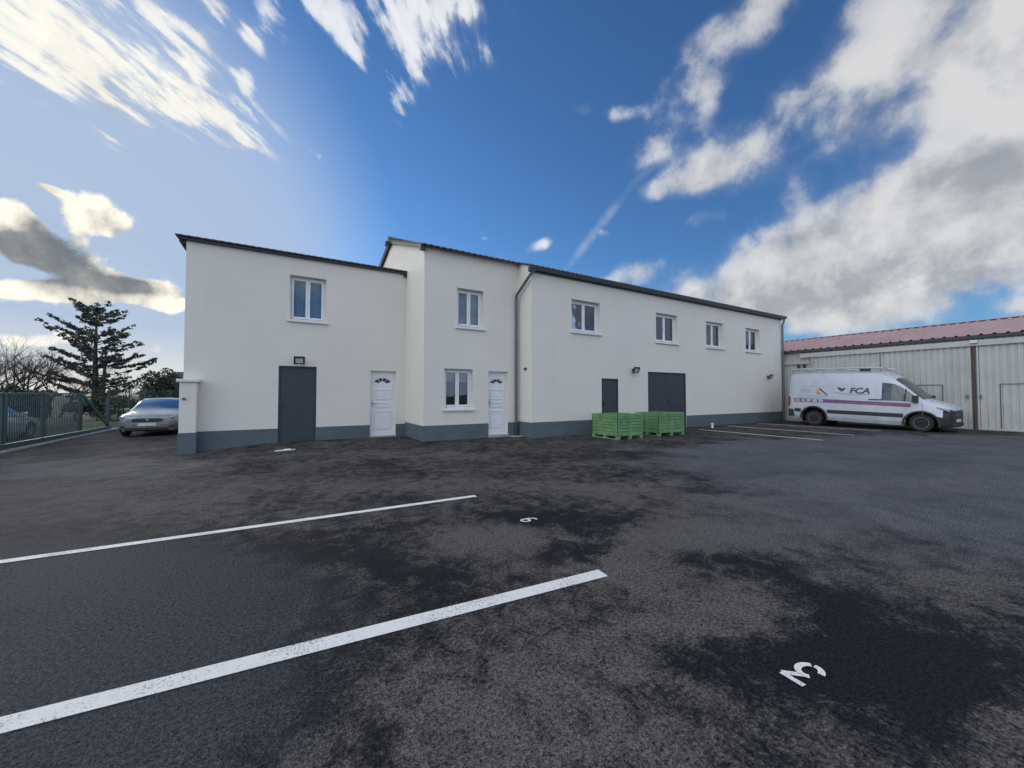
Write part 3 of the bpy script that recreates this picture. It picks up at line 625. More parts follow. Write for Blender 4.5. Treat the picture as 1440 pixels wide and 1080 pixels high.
# wall lamps
def lamp(x, Y, z, label, rot=0):
    t = thing('wall_lamp', label, 'wall lamp', (x, Y, z), 'wall lamps of the cream building')
    k = MB(); k.box(x-.05, x+.05, Y-.03, Y-.001, z-.05, z+.05); k.tube([(x, Y-.03, z), (x, Y-.10, z+.02)], .014, 6); k.build('bracket', M['lamp_black'], t)
    A, B_ = Vector((Y-.10, z-.11)), Vector((Y-.19, z+.11)); n2 = Vector((-(B_.y-A.y), B_.x-A.x)).normalized()
    if n2.x > 0: n2 = -n2
    def slab(m_, x0, x1, t0, t1, d0, d1, nm, bv):
        q = MB(); a, c = A.lerp(B_, t0), A.lerp(B_, t1); q.prism([tuple(a+n2*d0), tuple(c+n2*d0), tuple(c+n2*d1), tuple(a+n2*d1)], 'x', x+x0, x+x1); return q
    k = slab(0, -.15, .15, 0, 1, 0, .03, '', 0)
    for (x0, x1, t0, t1) in ((-.15, -.105, 0, 1), (.105, .15, 0, 1), (-.1049, .1049, .82, 1), (-.1049, .1049, 0, .14)): k.add(slab(0, x0, x1, t0, t1, .0301, .055, '', 0))
    k.build('housing', M['lamp_black'], t)
    slab(0, -.104, .104, .145, .815, .0305, .04, '', 0).build('lens', M['lamp_glass'], t)
    k = MB(); k.lathe((x, Y-.13, z-.145), 'z', [(-.04, .012), (-.035, .028), (.02, .03), (.04, .02)], 10); k.build('motion_sensor', M['lamp_glass'], t, smooth=40)
    return t
lamp(.38, YL, 2.50, 'black wall lamp right above the flat grey door of the left wing')
lamp(11.95, YR, 2.42, 'black wall lamp between the narrow and the wide grey doors')
lamp(22.2, YR, 2.40, 'black wall lamp at the far right end of the long facade')
b = MB(); b.box(MX-.06, MX-.0125+.011, YR+.28, YR+.40, 2.28, 2.36); o = b.build('wall_sensor', M['zinc'], bevel=.006)
tag(o, 'small grey sensor box on the wall beside the downpipe', 'sensor')
b = MB(); b.box(MX-.42, MX-.02, YM-.36, YM-.02, -.1, .025); tag(b.build('drain_slab', M['concrete'], bevel=.01), 'pale concrete drain slab under the downpipe foot', 'drain slab')
b = MB(); b.lathe((15.87, 9.9, 0), 'z', [(0, .05), (.16, .05), (.165, .065), (.21, .065), (.215, .03)], 12); tag(b.build('pipe_cap', M['white'], smooth=40), 'small white pipe cap sticking out of the asphalt by the wall', 'pipe cap')
b = MB(); z0 = zg(.02, 11.5)+.006
b.prism([(-.20, 11.45), (-.04, 11.41), (.20, 11.49), (.27, 11.56), (.05, 11.53), (-.10, 11.53)], 'z', z0, z0+.022); b.prism([(.02, 11.50), (.17, 11.53), (.13, 11.60), (.0, 11.55)], 'z', z0+.0225, z0+.036)
tag(b.build('litter', M['white'], bevel=.004), 'crumpled white scrap lying on asphalt below the flat grey door', 'litter')

# ------------------------------------------------------------------ green pallet boxes
def pallet_box(x0, y0, sx, sy, label):
    H = .80
    t = thing('pallet_box', label, 'pallet box', (x0+sx/2, y0+sy/2, 0), 'green pallet boxes')
    def side(p0, dirv, L, nrm, name='side_panel'):
        k = MB(); nx = 5; d = Vector(dirv); n = Vector(nrm)
        def bx(u0, u1, d0, d1, z0, z1):
            c = [Vector(p0)+d*u0+n*d0, Vector(p0)+d*u1+n*d1]
            k.box(min(c[0].x, c[1].x), max(c[0].x, c[1].x), min(c[0].y, c[1].y), max(c[0].y, c[1].y), z0, z1)
        bx(0.0, L, -.035, -.022, .16, H-.02); k.build('inner_panel', M['green_shade'], t); k = MB()
        z = .16
        for i in range(6):
            hh = .066; bx(.075, L-.075, -.0195, -.003-.003*(i % 2), z, z+hh); z += .103
        bx(.0, .07, -.0195, .0, .14, H-.005); bx(L-.07, L, -.0195, .0, .14, H-.005); bx(.0705, L-.0705, -.0194, .004, H-.055, H)
        bx(L/2-.05, L/2+.05, -.0193, -.001, .16, H-.056)
        bx(.0705, L-.0705, -.0194, .002, .115, .158)
        return k.build(name, M['green'], t, bevel=.003)
    side((x0, y0, 0), (1, 0, 0), sx, (0, -1, 0)); side((x0, y0+sy, 0), (1, 0, 0), sx, (0, 1, 0))
    side((x0, y0+.001, 0), (0, 1, 0), sy-.002, (-1, 0, 0)); side((x0+sx, y0+.001, 0), (0, 1, 0), sy-.002, (1, 0, 0))
    k = MB(); k.box(x0+.03, x0+sx-.03, y0+.03, y0+sy-.03, .13, .15); k.build('bottom', M['green_shade'], t)
    for u in (0, .5, 1):
        k = MB(); fw = .12; xa = x0+(sx-fw)*u
        for v in (0, .5, 1):
            ya = y0+(sy-fw)*v; k.box(xa, xa+fw, ya, ya+fw, .03, .115)
        k.box(xa+.005, xa+fw-.005, y0+.002, y0+sy-.002, .0, .03); k.build('skid', M['green'], t, bevel=.004)
    return t
pallet_box(9.10, 8.80, 1.14, 1.2, 'green slatted pallet box standing on the left, before the narrow grey door')
pallet_box(11.05, 8.80, 1.36, 1.05, 'green slatted pallet box on the right, before the wide grey door')

# ------------------------------------------------------------------ warehouse
XW = 24.05
wh = thing('warehouse', 'long metal clad warehouse with red ribbed roof behind the white van', 'warehouse', (27, 8, 0))
def ribbed(b, y0, y1, z0, z1, X, per=.19, dep=.028):
    """vertical trapezoid sheet along Y at X, ribs towards -X"""
    pr = []; y = y0
    while y < y1-1e-6:
        for f_, d in ((0, 0), (.58, 0), (.70, dep), (.88, dep)):
            yy = y+f_*per
            if yy < y1: pr.append((yy, X-dep+d))
        y += per
    pr.append((y1, X-dep)); base = len(b.v)
    for (yy, xx) in pr: b.v += [(xx, yy, z0), (xx, yy, z1)]
    b.f += [(base+2*i, base+2*i+2, base+2*i+3, base+2*i+1) for i in range(len(pr)-1)]
b = MB(); ribbed(b, -14, 26, -.1, 3.80, XW); b.quad((XW+12, -14, -.1), (XW+12, 26, -.1), (XW+12, 26, 3.8), (XW+12, -14, 3.8))
for Y in (-14, 26): b.quad((XW, Y, -.1), (XW+12, Y, -.1), (XW+12, Y, 3.8), (XW+6, Y, 5.1), (XW, Y, 3.8))
b.build('wall', M['clad'], wh, fix=False)
b = MB(); per = .333; pr = []; y = -14.3
while y < 26.3:
    for f_, d in ((0, 0), (.66, 0), (.75, .05), (.91, .05)): pr.append((y+f_*per, d))
    y += per
base = 0
for (yy, d) in pr:
    b.v += [(XW-.22, yy, 3.82+d), (XW+6, yy, 5.12+d), (XW+12.2, yy, 3.82+d)]
for i in range(len(pr)-1):
    for q in (0, 1): b.f.append((3*i+q, 3*i+q+1, 3*i+q+4, 3*i+q+3))
rw = b.build('roof', M['clad_roof'], wh, fix=False)
b = MB(); b.prism([(XW+5.8, 5.14), (XW+6, 5.19), (XW+6.2, 5.14), (XW+6, 5.10)], 'y', -14.3, 26.3); b.build('ridge_cap', M['clad_roof'], rw)
b = MB(); b.box(XW-.20, XW-.17, -14.2, 26.2, 3.70, 3.81); b.box(XW-.169, XW-.029, -14.2, 26.2, 3.70, 3.72); b.build('eave_trim', M['roof_edge'], rw)
b = MB(); b.box(XW-.16, XW-.03, -13, 9.9, 3.44, 3.60); b.box(XW-.20, XW-.161, -13, 9.9, 3.40, 3.62); b.build('door_rail', M['clad'], wh, bevel=.005)
def sliding_door(y0, y1, wicket, z1=3.42):
    k = MB(); ribbed(k, y0, y1, .05, z1, XW-.075)
    sd = k.build('sliding_door', M['clad'], wh, fix=False)
    k = MB()
    for q in ((y0, y0+.05, .04, z1), (y1-.05, y1, .04, z1)): k.box(XW-.135, XW-.104, q[0], q[1], q[2], q[3])
    k.box(XW-.135, XW-.104, y0+.051, y1-.051, .04, .10); k.build('door_edge', M['clad'], sd)
    if wicket:
        a, c = wicket; k = MB()
        for q in ((a, a+.02, .12, 1.86), (c-.02, c, .12, 1.86), (a+.021, c-.021, 1.84, 1.86)): k.box(XW-.128, XW-.1035, q[0], q[1], q[2], q[3])
        wk = k.build('wicket_door', M['roof_edge'], sd)
        k = MB(); k.box(XW-.15, XW-.129, c-.17, c-.05, 1.02, 1.06); k.build('handle', M['chrome'], wk)
    return sd
sliding_door(3.93, 6.66, (4.72, 5.55)); sliding_door(-.2, 3.78, (2.3, 3.22)); sliding_door(6.70, 9.4, None)
b = MB(); b.tube([(XW-.15, 3.855, 3.50), (XW-.15, 3.855, .02)], .042, 10)
for z in (.5, 1.8, 3.1): b.box(XW-.115, XW-.03, 3.84, 3.87, z, z+.03)
b.build('downpipe', M['redpipe'], wh, smooth=50)
for y_ in (3.70, 4.05):
    k = MB(); k.box(XW-.19, XW-.136, y_-.03, y_+.03, 1.28, 1.44); k.build('door_pull', M['zinc'], wh, bevel=.006)
k = MB(); k.box(XW-.30, XW-.203, 3.72, 3.92, 3.50, 3.62); k.build('flood_lamp', M['lamp_glass'], wh, bevel=.01)
k = MB(); k.box(XW-.12, XW-.03, 9.45, 10.7, 3.08, 3.16); k.box(XW-.10, XW-.031, 9.45, 9.52, .02, 3.07); k.build('door_lintel', M['clad'], wh, bevel=.004)
for y_ in (9.72, 9.98):
    k = MB(); k.box(XW-.18, XW-.121, y_-.05, y_+.05, 2.86, 3.06); k.build('bracket', M['lamp_black'], wh, bevel=.005)

# ------------------------------------------------------------------ lofted vehicles (front towards -Y in local space)
def loft(secs, pick):
    """secs: list of (y, [(x,z)...]) half rings bottom->top centre. pick(i,j)->part name. returns dict of MB"""
    parts = {}; n = len(secs[0][1])
    for i in range(len(secs)-1):
        for j in range(n-1):
            nm = pick(i, j)
            for s_ in (-1, 1):
                q = [(s_*secs[i][1][j][0], secs[i][0], secs[i][1][j][1]), (s_*secs[i+1][1][j][0], secs[i+1][0], secs[i+1][1][j][1]), (s_*secs[i+1][1][j+1][0], secs[i+1][0], secs[i+1][1][j+1][1]), (s_*secs[i][1][j+1][0], secs[i][0], secs[i][1][j+1][1])]
                uq = []
                for p in q:
                    if p not in uq: uq.append(p)
                if len(uq) < 3: continue
                parts.setdefault(nm, MB()).quad(*(uq if s_ == -1 else uq[::-1]))
    for i, flip in ((0, True), (len(secs)-1, False)):
        r = secs[i][1]; y = secs[i][0]
        for j in range(n-1):
            parts.setdefault(pick(i if i == 0 else i-1, j) if i == 0 else pick(i-1, j), MB()).quad((-r[j][0], y, r[j][1]), (r[j][0], y, r[j][1]), (r[j+1][0], y, r[j+1][1]), (-r[j+1][0], y, r[j+1][1]))
    b_ = MB(); lo = [(s[1][0][0], s[0], s[1][0][1]) for s in secs]
    for i in range(len(secs)-1):
        a, c = lo[i], lo[i+1]; b_.quad((-a[0], a[1], a[2]), (a[0], a[1], a[2]), (c[0], c[1], c[2]), (-c[0], c[1], c[2]))
    parts['underside'] = b_
    return parts
def cut(o, cutters):
    """boolean wheel arches out of an open shell: split faces, drop what lies inside the arch cylinder"""
    bm = bmesh.new(); bm.from_mesh(o.data)
    for (cy, cz, r) in cutters:
        n = 20
        for k in range(n):
            t = 2*math.pi*k/n; nx, nz = math.cos(t), math.sin(t)
            geo = [f for f in bm.faces if abs(f.calc_center_median().y-cy) < 1.4 and f.calc_center_median().z < 1.5]
            ed = {e for f in geo for e in f.edges}; ve = {v for f in geo for v in f.verts}
            bmesh.ops.bisect_plane(bm, geom=list(ve)+list(ed)+geo, plane_co=(0, cy+nx*r, cz+nz*r), plane_no=(0, nx, nz), dist=1e-5)
        rem = [f for f in bm.faces if math.hypot(f.calc_center_median().y-cy, f.calc_center_median().z-cz) < r*.985 and abs(f.calc_center_median().x) > .3]
        bmesh.ops.delete(bm, geom=rem, context='FACES')
    bm.to_mesh(o.data); bm.free()
def wheel(parent, x, y, r, wd, rimm, spokes=0):
    s_ = 1 if x > 0 else -1
    wl = MB(); wl.lathe((x, y, r), 'x', [(-wd/2, r*.66), (-wd/2, r*.92), (-wd*.36, r), (wd*.36, r), (wd/2, r*.92), (wd/2, r*.66)], 28)
    wo = wl.build('wheel', M['tyre'], parent, smooth=45)
    rm = MB(); o_ = s_*(wd/2)
    rm.lathe((x, y, r), 'x', [(o_*.55, r*.655), (o_*1.0+s_*.004, r*.655), (o_*1.0+s_*.004, r*.60), (o_*.70, r*.52), (o_*.66, r*.26), (o_*.95, r*.22), (o_*.98, r*.08)], 24)
    if spokes:
        for k in range(spokes):
            t = 2*math.pi*k/spokes; dy, dz = math.cos(t), math.sin(t); xx = x+o_*.95
            rm.tube([(xx, y+dy*r*.12, r+dz*r*.12), (xx+s_*.004, y+dy*r*.60, r+dz*r*.60)], [r*.12, r*.08], 6)
    rm.build('rim', rimm, wo, smooth=35)
    return wo
def arch_liner(parent, y, r, w0, w1):
    k = MB(); n = 16
    for s_ in (-1, 1):
        base = len(k.v)
        for i in range(n+1):
            t = R(-20)+R(220)*i/n
            for x in (w0, w1): k.v.append((s_*x, y+r*math.cos(t), .34+r*math.sin(t)))
        k.f += [(base+2*i, base+2*i+1, base+2*i+3, base+2*i+2) for i in range(n)]
        base = len(k.v); k.v += [(s_*w0, y+r*math.cos(R(-20)+R(220)*i/n), .34+r*math.sin(R(-20)+R(220)*i/n)) for i in range(n+1)]
        k.f.append(tuple(range(base, base+n+1)))
    return k.pieces('wheel_well', M['tyre'], parent, by='x')

# ---- the van
van = thing('panel_van', 'white high roof panel van with purple stripe and lettering', 'van', (0, 0, 0))
LV = 5.62; y0v = -LV/2                                 # nose at y0v
def ring(w_, zb, z2, z3, p4, p5, p6, z7): return [(w_-.10, zb), (w_-.015, zb+.14), (w_, z2), (w_-.012, z3), p4, p5, p6, (0, z7)]
vs = [
 (0.28, [(.62, .30), (.66, .42), (.68, .60), (.66, .80), (.63, .90), (.56, .95), (.30, .98), (0, .99)]),
 (0.35, [(.78, .26), (.84, .40), (.86, .62), (.83, .84), (.78, .96), (.68, 1.01), (.36, 1.04), (0, 1.05)]),
 (0.50, [(.88, .24), (.94, .40), (.96, .64), (.93, .92), (.86, 1.04), (.76, 1.09), (.40, 1.12), (0, 1.13)]),
 (0.76, [(.90, .24), (.98, .40), (.99, .68), (.96, 1.05), (.90, 1.15), (.80, 1.19), (.42, 1.22), (0, 1.23)]),
 (1.04, [(.90, .24), (.99, .40), (1.0, .70), (.98, 1.15), (.92, 1.25), (.84, 1.29), (.45, 1.32), (0, 1.33)]),
 (1.15, [(.90, .24), (.99, .40), (1.005, .70), (.99, 1.17), (.935, 1.34), (.85, 1.40), (.47, 1.44), (0, 1.455)]),
 (1.50, [(.90, .24), (.99, .40), (1.005, .70), (.995, 1.20), (.915, 1.67), (.83, 1.76), (.48, 1.82), (0, 1.84)]),
 (1.56, [(.90, .24), (.99, .40), (1.005, .70), (.995, 1.20), (.912, 1.72), (.826, 1.82), (.48, 1.88), (0, 1.90)]),
 (1.84, [(.90, .24), (.99, .40), (1.005, .70), (.995, 1.21), (.905, 1.90), (.82, 2.07), (.48, 2.15), (0, 2.17)]),
 (1.98, [(.90, .24), (.99, .40), (1.005, .70), (.995, 1.21), (.905, 1.93), (.82, 2.17), (.48, 2.26), (0, 2.285)]),
 (2.22, [(.90, .24), (.99, .40), (1.005, .70), (.995, 1.22), (.905, 1.95), (.82, 2.28), (.49, 2.37), (0, 2.395)]),
 (2.40, [(.90, .24), (.99, .40), (1.005, .70), (.995, 1.22), (.905, 1.96), (.82, 2.33), (.50, 2.42), (0, 2.44)]),
 (2.80, [(.90, .24), (.99, .40), (1.005, .70), (.995, 1.22), (.905, 1.97), (.82, 2.36), (.50, 2.45), (0, 2.47)]),
 (4.00, [(.90, .24), (.99, .40), (1.005, .70), (.995, 1.22), (.905, 1.97), (.82, 2.36), (.50, 2.45), (0, 2.47)]),
 (5.35, [(.90, .24), (.99, .40), (1.005, .70), (.995, 1.22), (.905, 1.97), (.82, 2.35), (.50, 2.43), (0, 2.45)]),
 (5.56, [(.88, .26), (.95, .42), (.965, .70), (.955, 1.22), (.87, 1.95), (.79, 2.31), (.48, 2.39), (0, 2.41)]),
 (5.62, [(.84, .30), (.90, .44), (.915, .70), (.905, 1.22), (.82, 1.93), (.74, 2.27), (.44, 2.34), (0, 2.36)])]
secs = [(y0v+u, r) for u, r in vs]
def vpick(i, j):
    u = vs[i][0]
    if i <= 1 and j <= 2 or i == 2 and j <= 1: return 'bumper'
    if 4 <= i <= 7 and j >= 5: return 'windscreen'
    if j == 3 and i in (5,): return 'side_window'
    if j == 3 and i in (7, 8, 9): return 'side_window'
    if i == 0 and j == 3: return 'grille'
    return 'body'
parts = loft(secs, vpick)
WB = [(y0v+1.06, .34, .47), (y0v+4.57, .34, .47)]
VM = {'body': 'vanwhite', 'bumper': 'blackplastic', 'windscreen': 'carglass', 'side_window': 'carglass', 'grille': 'blackplastic', 'underside': 'blackplastic'}
body = None; RAKE = []
for nm, p in [(n_, q_) for n_, p_ in parts.items() for q_ in (p_.split('x') if n_ == 'side_window' else [p_])]:
    o = p.build(nm, M[VM[nm]], van, fix=False); weld(o)
    if nm in ('body', 'bumper', 'underside'): cut(o, WB)
    o.data.polygons.foreach_set('use_smooth', [True]*len(o.data.polygons)); o.data.set_sharp_from_angle(angle=R(32)); RAKE.append(o)
    if nm == 'body': body = o
for y_, z_, r_ in WB: arch_liner(van, y_, .465, .55, .985)
for y_ in (y0v+1.06, y0v+4.57):
    for s_ in (-1, 1): wheel(van, s_*.87, y_, .345, .22, M['rim'])
def side(nm, m, polyYZ, x=1.004, th=.008, both=True, **k):
    b = MB()
    for s_ in ((-1, 1) if both else (-1,)): b.prism([(y0v+u, z) for u, z in polyYZ], 'x', s_*x, s_*(x+th))
    RAKE.extend(b.pieces(nm, M[m], van, by='x', **k))
rect = lambda u0, u1, z0, z1: [(u0, z0), (u1, z0), (u1, z1), (u0, z1)]
side('side_trim', 'blackplastic', rect(1.56, 4.06, .56, .72), bevel=.004); side('side_trim', 'blackplastic', [(5.08, .56), (5.34, .56), (5.34, .72), (5.08, .72)], bevel=.004)
def flare(uc):
    b = MB(); n = 14
    for s_ in (-1, 1):
        pl = []
        for i in range(n+1):
            t = R(-8)+R(196)*i/n; pl.append((y0v+uc+.47*math.cos(t), .34+.47*math.sin(t)))
        for i in range(n, -1, -1):
            t = R(-8)+R(196)*i/n; pl.append((y0v+uc+.54*math.cos(t), .34+.53*math.sin(t)))
        for i in range(n):
            b.prism([pl[i], pl[i+1], pl[2*n-i], pl[2*n+1-i]], 'x', s_*1.0, s_*1.018)
    RAKE.extend(b.pieces('arch_flare', M['blackplastic'], van, by='x'))
flare(1.06); flare(4.57)
side('rear_bumper', 'blackplastic', rect(5.36, 5.60, .34, .68), x=.925, th=.07, bevel=.01)
# body seams
sm_ = MB()
for s_ in (-1, 1):
    for (u0, u1, z0, z1) in ((2.38, 2.388, .40, 2.15), (3.86, 3.868, .72, 2.10), (1.02, 1.028, .72, 1.18), (4.1, 5.2, 1.755, 1.762), (2.5, 3.8, 1.80, 1.806), (4.1, 5.2, 1.26, 1.267)):
        x0 = .997 if z1 < 1.25 else .93
        if z1 < 1.3: sm_.box(min(s_*.99, s_*1.008), max(s_*.99, s_*1.008), y0v+u0, y0v+u1, z0, z1)
        else:
            xs_ = lambda z: .998-(max(0, z-1.22))*.121
            za, zb = max(z0, 1.0), z1
            if z0 < 1.22:
                sm_.box(min(s_*.99, s_*1.008), max(s_*.99, s_*1.008), y0v+u0, y0v+u1, z0, 1.21)
            zlo = max(z0, 1.21)
            q = [(s_*(xs_(zlo)+.001), zlo), (s_*(xs_(min(z1, 1.96))+.003), min(z1, 1.96)), (s_*(xs_(min(z1, 1.96))-.02), min(z1, 1.96)), (s_*(xs_(zlo)-.02), zlo)]
            sm_.prism(q, 'y', y0v+u0, y0v+u1)
RAKE.extend(sm_.pieces('panel_seam', M['inkpale'], van))
# stripe on the flank (below the belt, where the side stands upright)
side('stripe', 'purple', [(5.34, 1.03), (5.34, 1.20), (3.6, 1.185), (3.6, 1.03)], th=.003, x=1.0035)
side('stripe', 'redwine', [(3.595, 1.03), (3.595, 1.10), (1.35, 1.07), (1.35, .985)], th=.003, x=1.0035)
side('stripe', 'purple', [(3.595, 1.105), (3.595, 1.18), (1.35, 1.135), (1.35, 1.075)], th=.003, x=1.0035)
def flank_text(nm, txt, size, u_left, z_base, m, lean=True, bold=.0, shear=0, sx=1.0, xo=None):
    vs_, fs = text_mesh(txt, size, shear, bold, sx); k = MB()
    for (tx, tz) in vs_:
        z = z_base+tz; x = (1.0015-max(0, z-1.22)*.1215+.004) if lean else xo
        k.v.append((-x, y0v+u_left-tx, z))
    k.f = fs; o = k.build(nm, M[m], van, fix=False); RAKE.append(o); return o
flank_text('lettering', '01 41 87 08 30', .17, 5.28, 1.055, 'whiteink', lean=False, xo=1.0085, bold=.005, sx=1.02)
flank_text('lettering', 'FCA', .33, 3.28, 1.49, 'ink', shear=.18, bold=.010, sx=1.12)
def flank_poly(nm, pts, m, k=None):
    own = k is None; k = k or MB()
    k.quad(*[(-(1.0015-max(0, z-1.22)*.1215+.0035), y0v+u, z) for u, z in pts])
    if own: o = k.build(nm, M[m], van, fix=False); RAKE.append(o); return o
k = MB()
for pl in ([(3.74, 1.72), (3.62, 1.74), (3.54, 1.68), (3.48, 1.72), (3.40, 1.71), (3.46, 1.62), (3.54, 1.55), (3.62, 1.60), (3.66, 1.66)], [(3.78, 1.53), (3.60, 1.47), (3.60, 1.46), (3.79, 1.515)], [(3.60, 1.47), (3.0, 1.43), (3.0, 1.42), (3.60, 1.46)], [(3.0, 1.43), (2.62, 1.46), (2.55, 1.40), (2.62, 1.448), (3.0, 1.42)]): flank_poly('', pl, 'ink', k)
RAKE.append(k.build('emblem', M['ink'], van, fix=False))
k = MB(); flank_poly('', [(4.55, 1.62), (4.38, 1.68), (4.10, 1.42), (4.02, 1.34), (4.30, 1.42)], '', k); RAKE.append(k.build('emblem', M['beige_ink'], van, fix=False))
k = MB(); flank_poly('', [(4.50, 1.50), (4.40, 1.56), (4.28, 1.40), (4.45, 1.40)], '', k); o = k.build('emblem', M['orange'], van, fix=False); o.location.x -= .001; RAKE.append(o)
k = MB(); flank_poly('', [(4.42, 1.66), (4.34, 1.68), (4.04, 1.40), (4.05, 1.37), (4.16, 1.44)], '', k); o = k.build('emblem', M['ink'], van, fix=False); o.location.x -= .002; RAKE.append(o)
k = MB()
for (u0, u1, z0, z1) in ((5.14, 4.72, 1.60, 1.635), (5.14, 4.66, 1.53, 1.565), (5.10, 4.74, 1.46, 1.48), (5.18, 4.04, 1.755, 1.77), (5.18, 4.04, 1.33, 1.352)):
    flank_poly('', [(u0, z0), (u1, z0), (u1, z1), (u0, z1)], '', k)
RAKE.append(k.build('lettering', M['inkpale'], van, fix=False))
for u in (2.52, 2.30):
    side('door_handle', 'blackplastic', rect(u-.11, u+.11, 1.225, 1.265), x=.99, th=.035, bevel=.006)
# black window divider and mirror, lamps
b = MB()
for s_ in (-1, 1):
    b.prism([(s_*.997, 1.20), (s_*.914, 1.70), (s_*.90, 1.70), (s_*.98, 1.20)], 'y', y0v+1.50, y0v+1.56)
RAKE.extend(b.pieces('window_divider', M['blackplastic'], van, by='x'))
for s_ in (-1, 1):
    b = MB(); b.box(min(s_*1.0, s_*1.17), max(s_*1.0, s_*1.17), y0v+1.13, y0v+1.29, 1.17, 1.45); b.tube([(s_*.93, y0v+1.2, 1.24), (s_*1.06, y0v+1.2, 1.28)], .035, 8)
    RAKE.append(b.build('mirror', M['blackplastic'], van, bevel=.025))
    b = MB(); b.prism([(y0v+.33, .86), (y0v+.70, .98), (y0v+.66, 1.04), (y0v+.36, .955)], 'x', s_*.72, s_*.952)
    RAKE.append(b.build('headlight', M['lens'], van, bevel=.015))
    b = MB(); b.box(min(s_*.86, s_*.965), max(s_*.86, s_*.965), y0v+5.53, y0v+5.635, .82, 1.27); RAKE.append(b.build('tail_light', M['tail'], van, bevel=.01))
b = MB()
for z in (.72, .80, .88): b.box(-.5, .5, y0v+.255, y0v+.29, z, z+.035)
RAKE.append(b.build('grille', M['zinc'], van, bevel=.004))
b = MB(); b.box(-.27, .27, y0v+.258, y0v+.29, .47, .58); RAKE.append(b.build('number_plate', M['plate'], van))
b = MB(); b.prism([(y0v+.33, .30), (y0v+.26, .34), (y0v+.26, .40), (y0v+.40, .42)], 'x', -.70, .70); RAKE.append(b.build('bumper_lip', M['blackplastic'], van, bevel=.01))
# roof rack with ladder rail and vent
b = MB()
for s_ in (-1, 1):
    b.tube([(s_*.80, y0v+2.25, 2.56), (s_*.80, y0v+2.5, 2.58), (s_*.80, y0v+5.6, 2.58)], .04, 8)
    for u in (2.6, 3.5, 4.4, 5.2): b.box(s_*.78-.012, s_*.78+.012, y0v+u-.02, y0v+u+.02, 2.36, 2.57)
for u in (2.5, 3.3, 4.1, 4.9, 5.5): b.tube([(-.80, y0v+u, 2.58), (.80, y0v+u, 2.58)], .016, 6)
RAKE.append(b.build('roof_rack', M['rack'], van, smooth=40))
b = MB(); b.lathe((-.25, y0v+2.95, 2.46), 'z', [(0, .20), (.14, .20), (.17, .14)], 14); RAKE.append(b.build('roof_vent', M['blackplastic'], van, smooth=40))
# cab: seats, dashboard, bulkhead seen through the glass
b = MB(); b.box(-.92, .92, y0v+1.05, y0v+1.35, .7, 1.22); b.build('dashboard', M['blackplastic'], van, bevel=.04)
b = MB()
for x in (-.5, .1, .5): b.box(x-.22, x+.22, y0v+2.0, y0v+2.18, .85, 1.50); b.box(x-.13, x+.13, y0v+2.05, y0v+2.15, 1.52, 1.72)
b.pieces('seat', M['room'], van, bevel=.04)
b = MB(); b.quad((-.9, y0v+2.42, .3), (.9, y0v+2.42, .3), (.8, y0v+2.42, 2.3), (-.8, y0v+2.42, 2.3)); b.build('bulkhead', M['room'], van)
b = MB(); b.lathe((-.48, y0v+1.55, 1.20), 'y', [(-.012, .19), (-.012, .165), (.012, .165), (.012, .19)], 18); b.build('steering_wheel', M['blackplastic'], van)
RK = R(1.7)
for o in RAKE:
    o.data.transform(Matrix.Translation((0, 0, .34)) @ Matrix.Rotation(RK, 4, 'X') @ Matrix.Translation((0, 0, -.34)))
van.location = (22.18, 3.72+LV/2, 0)

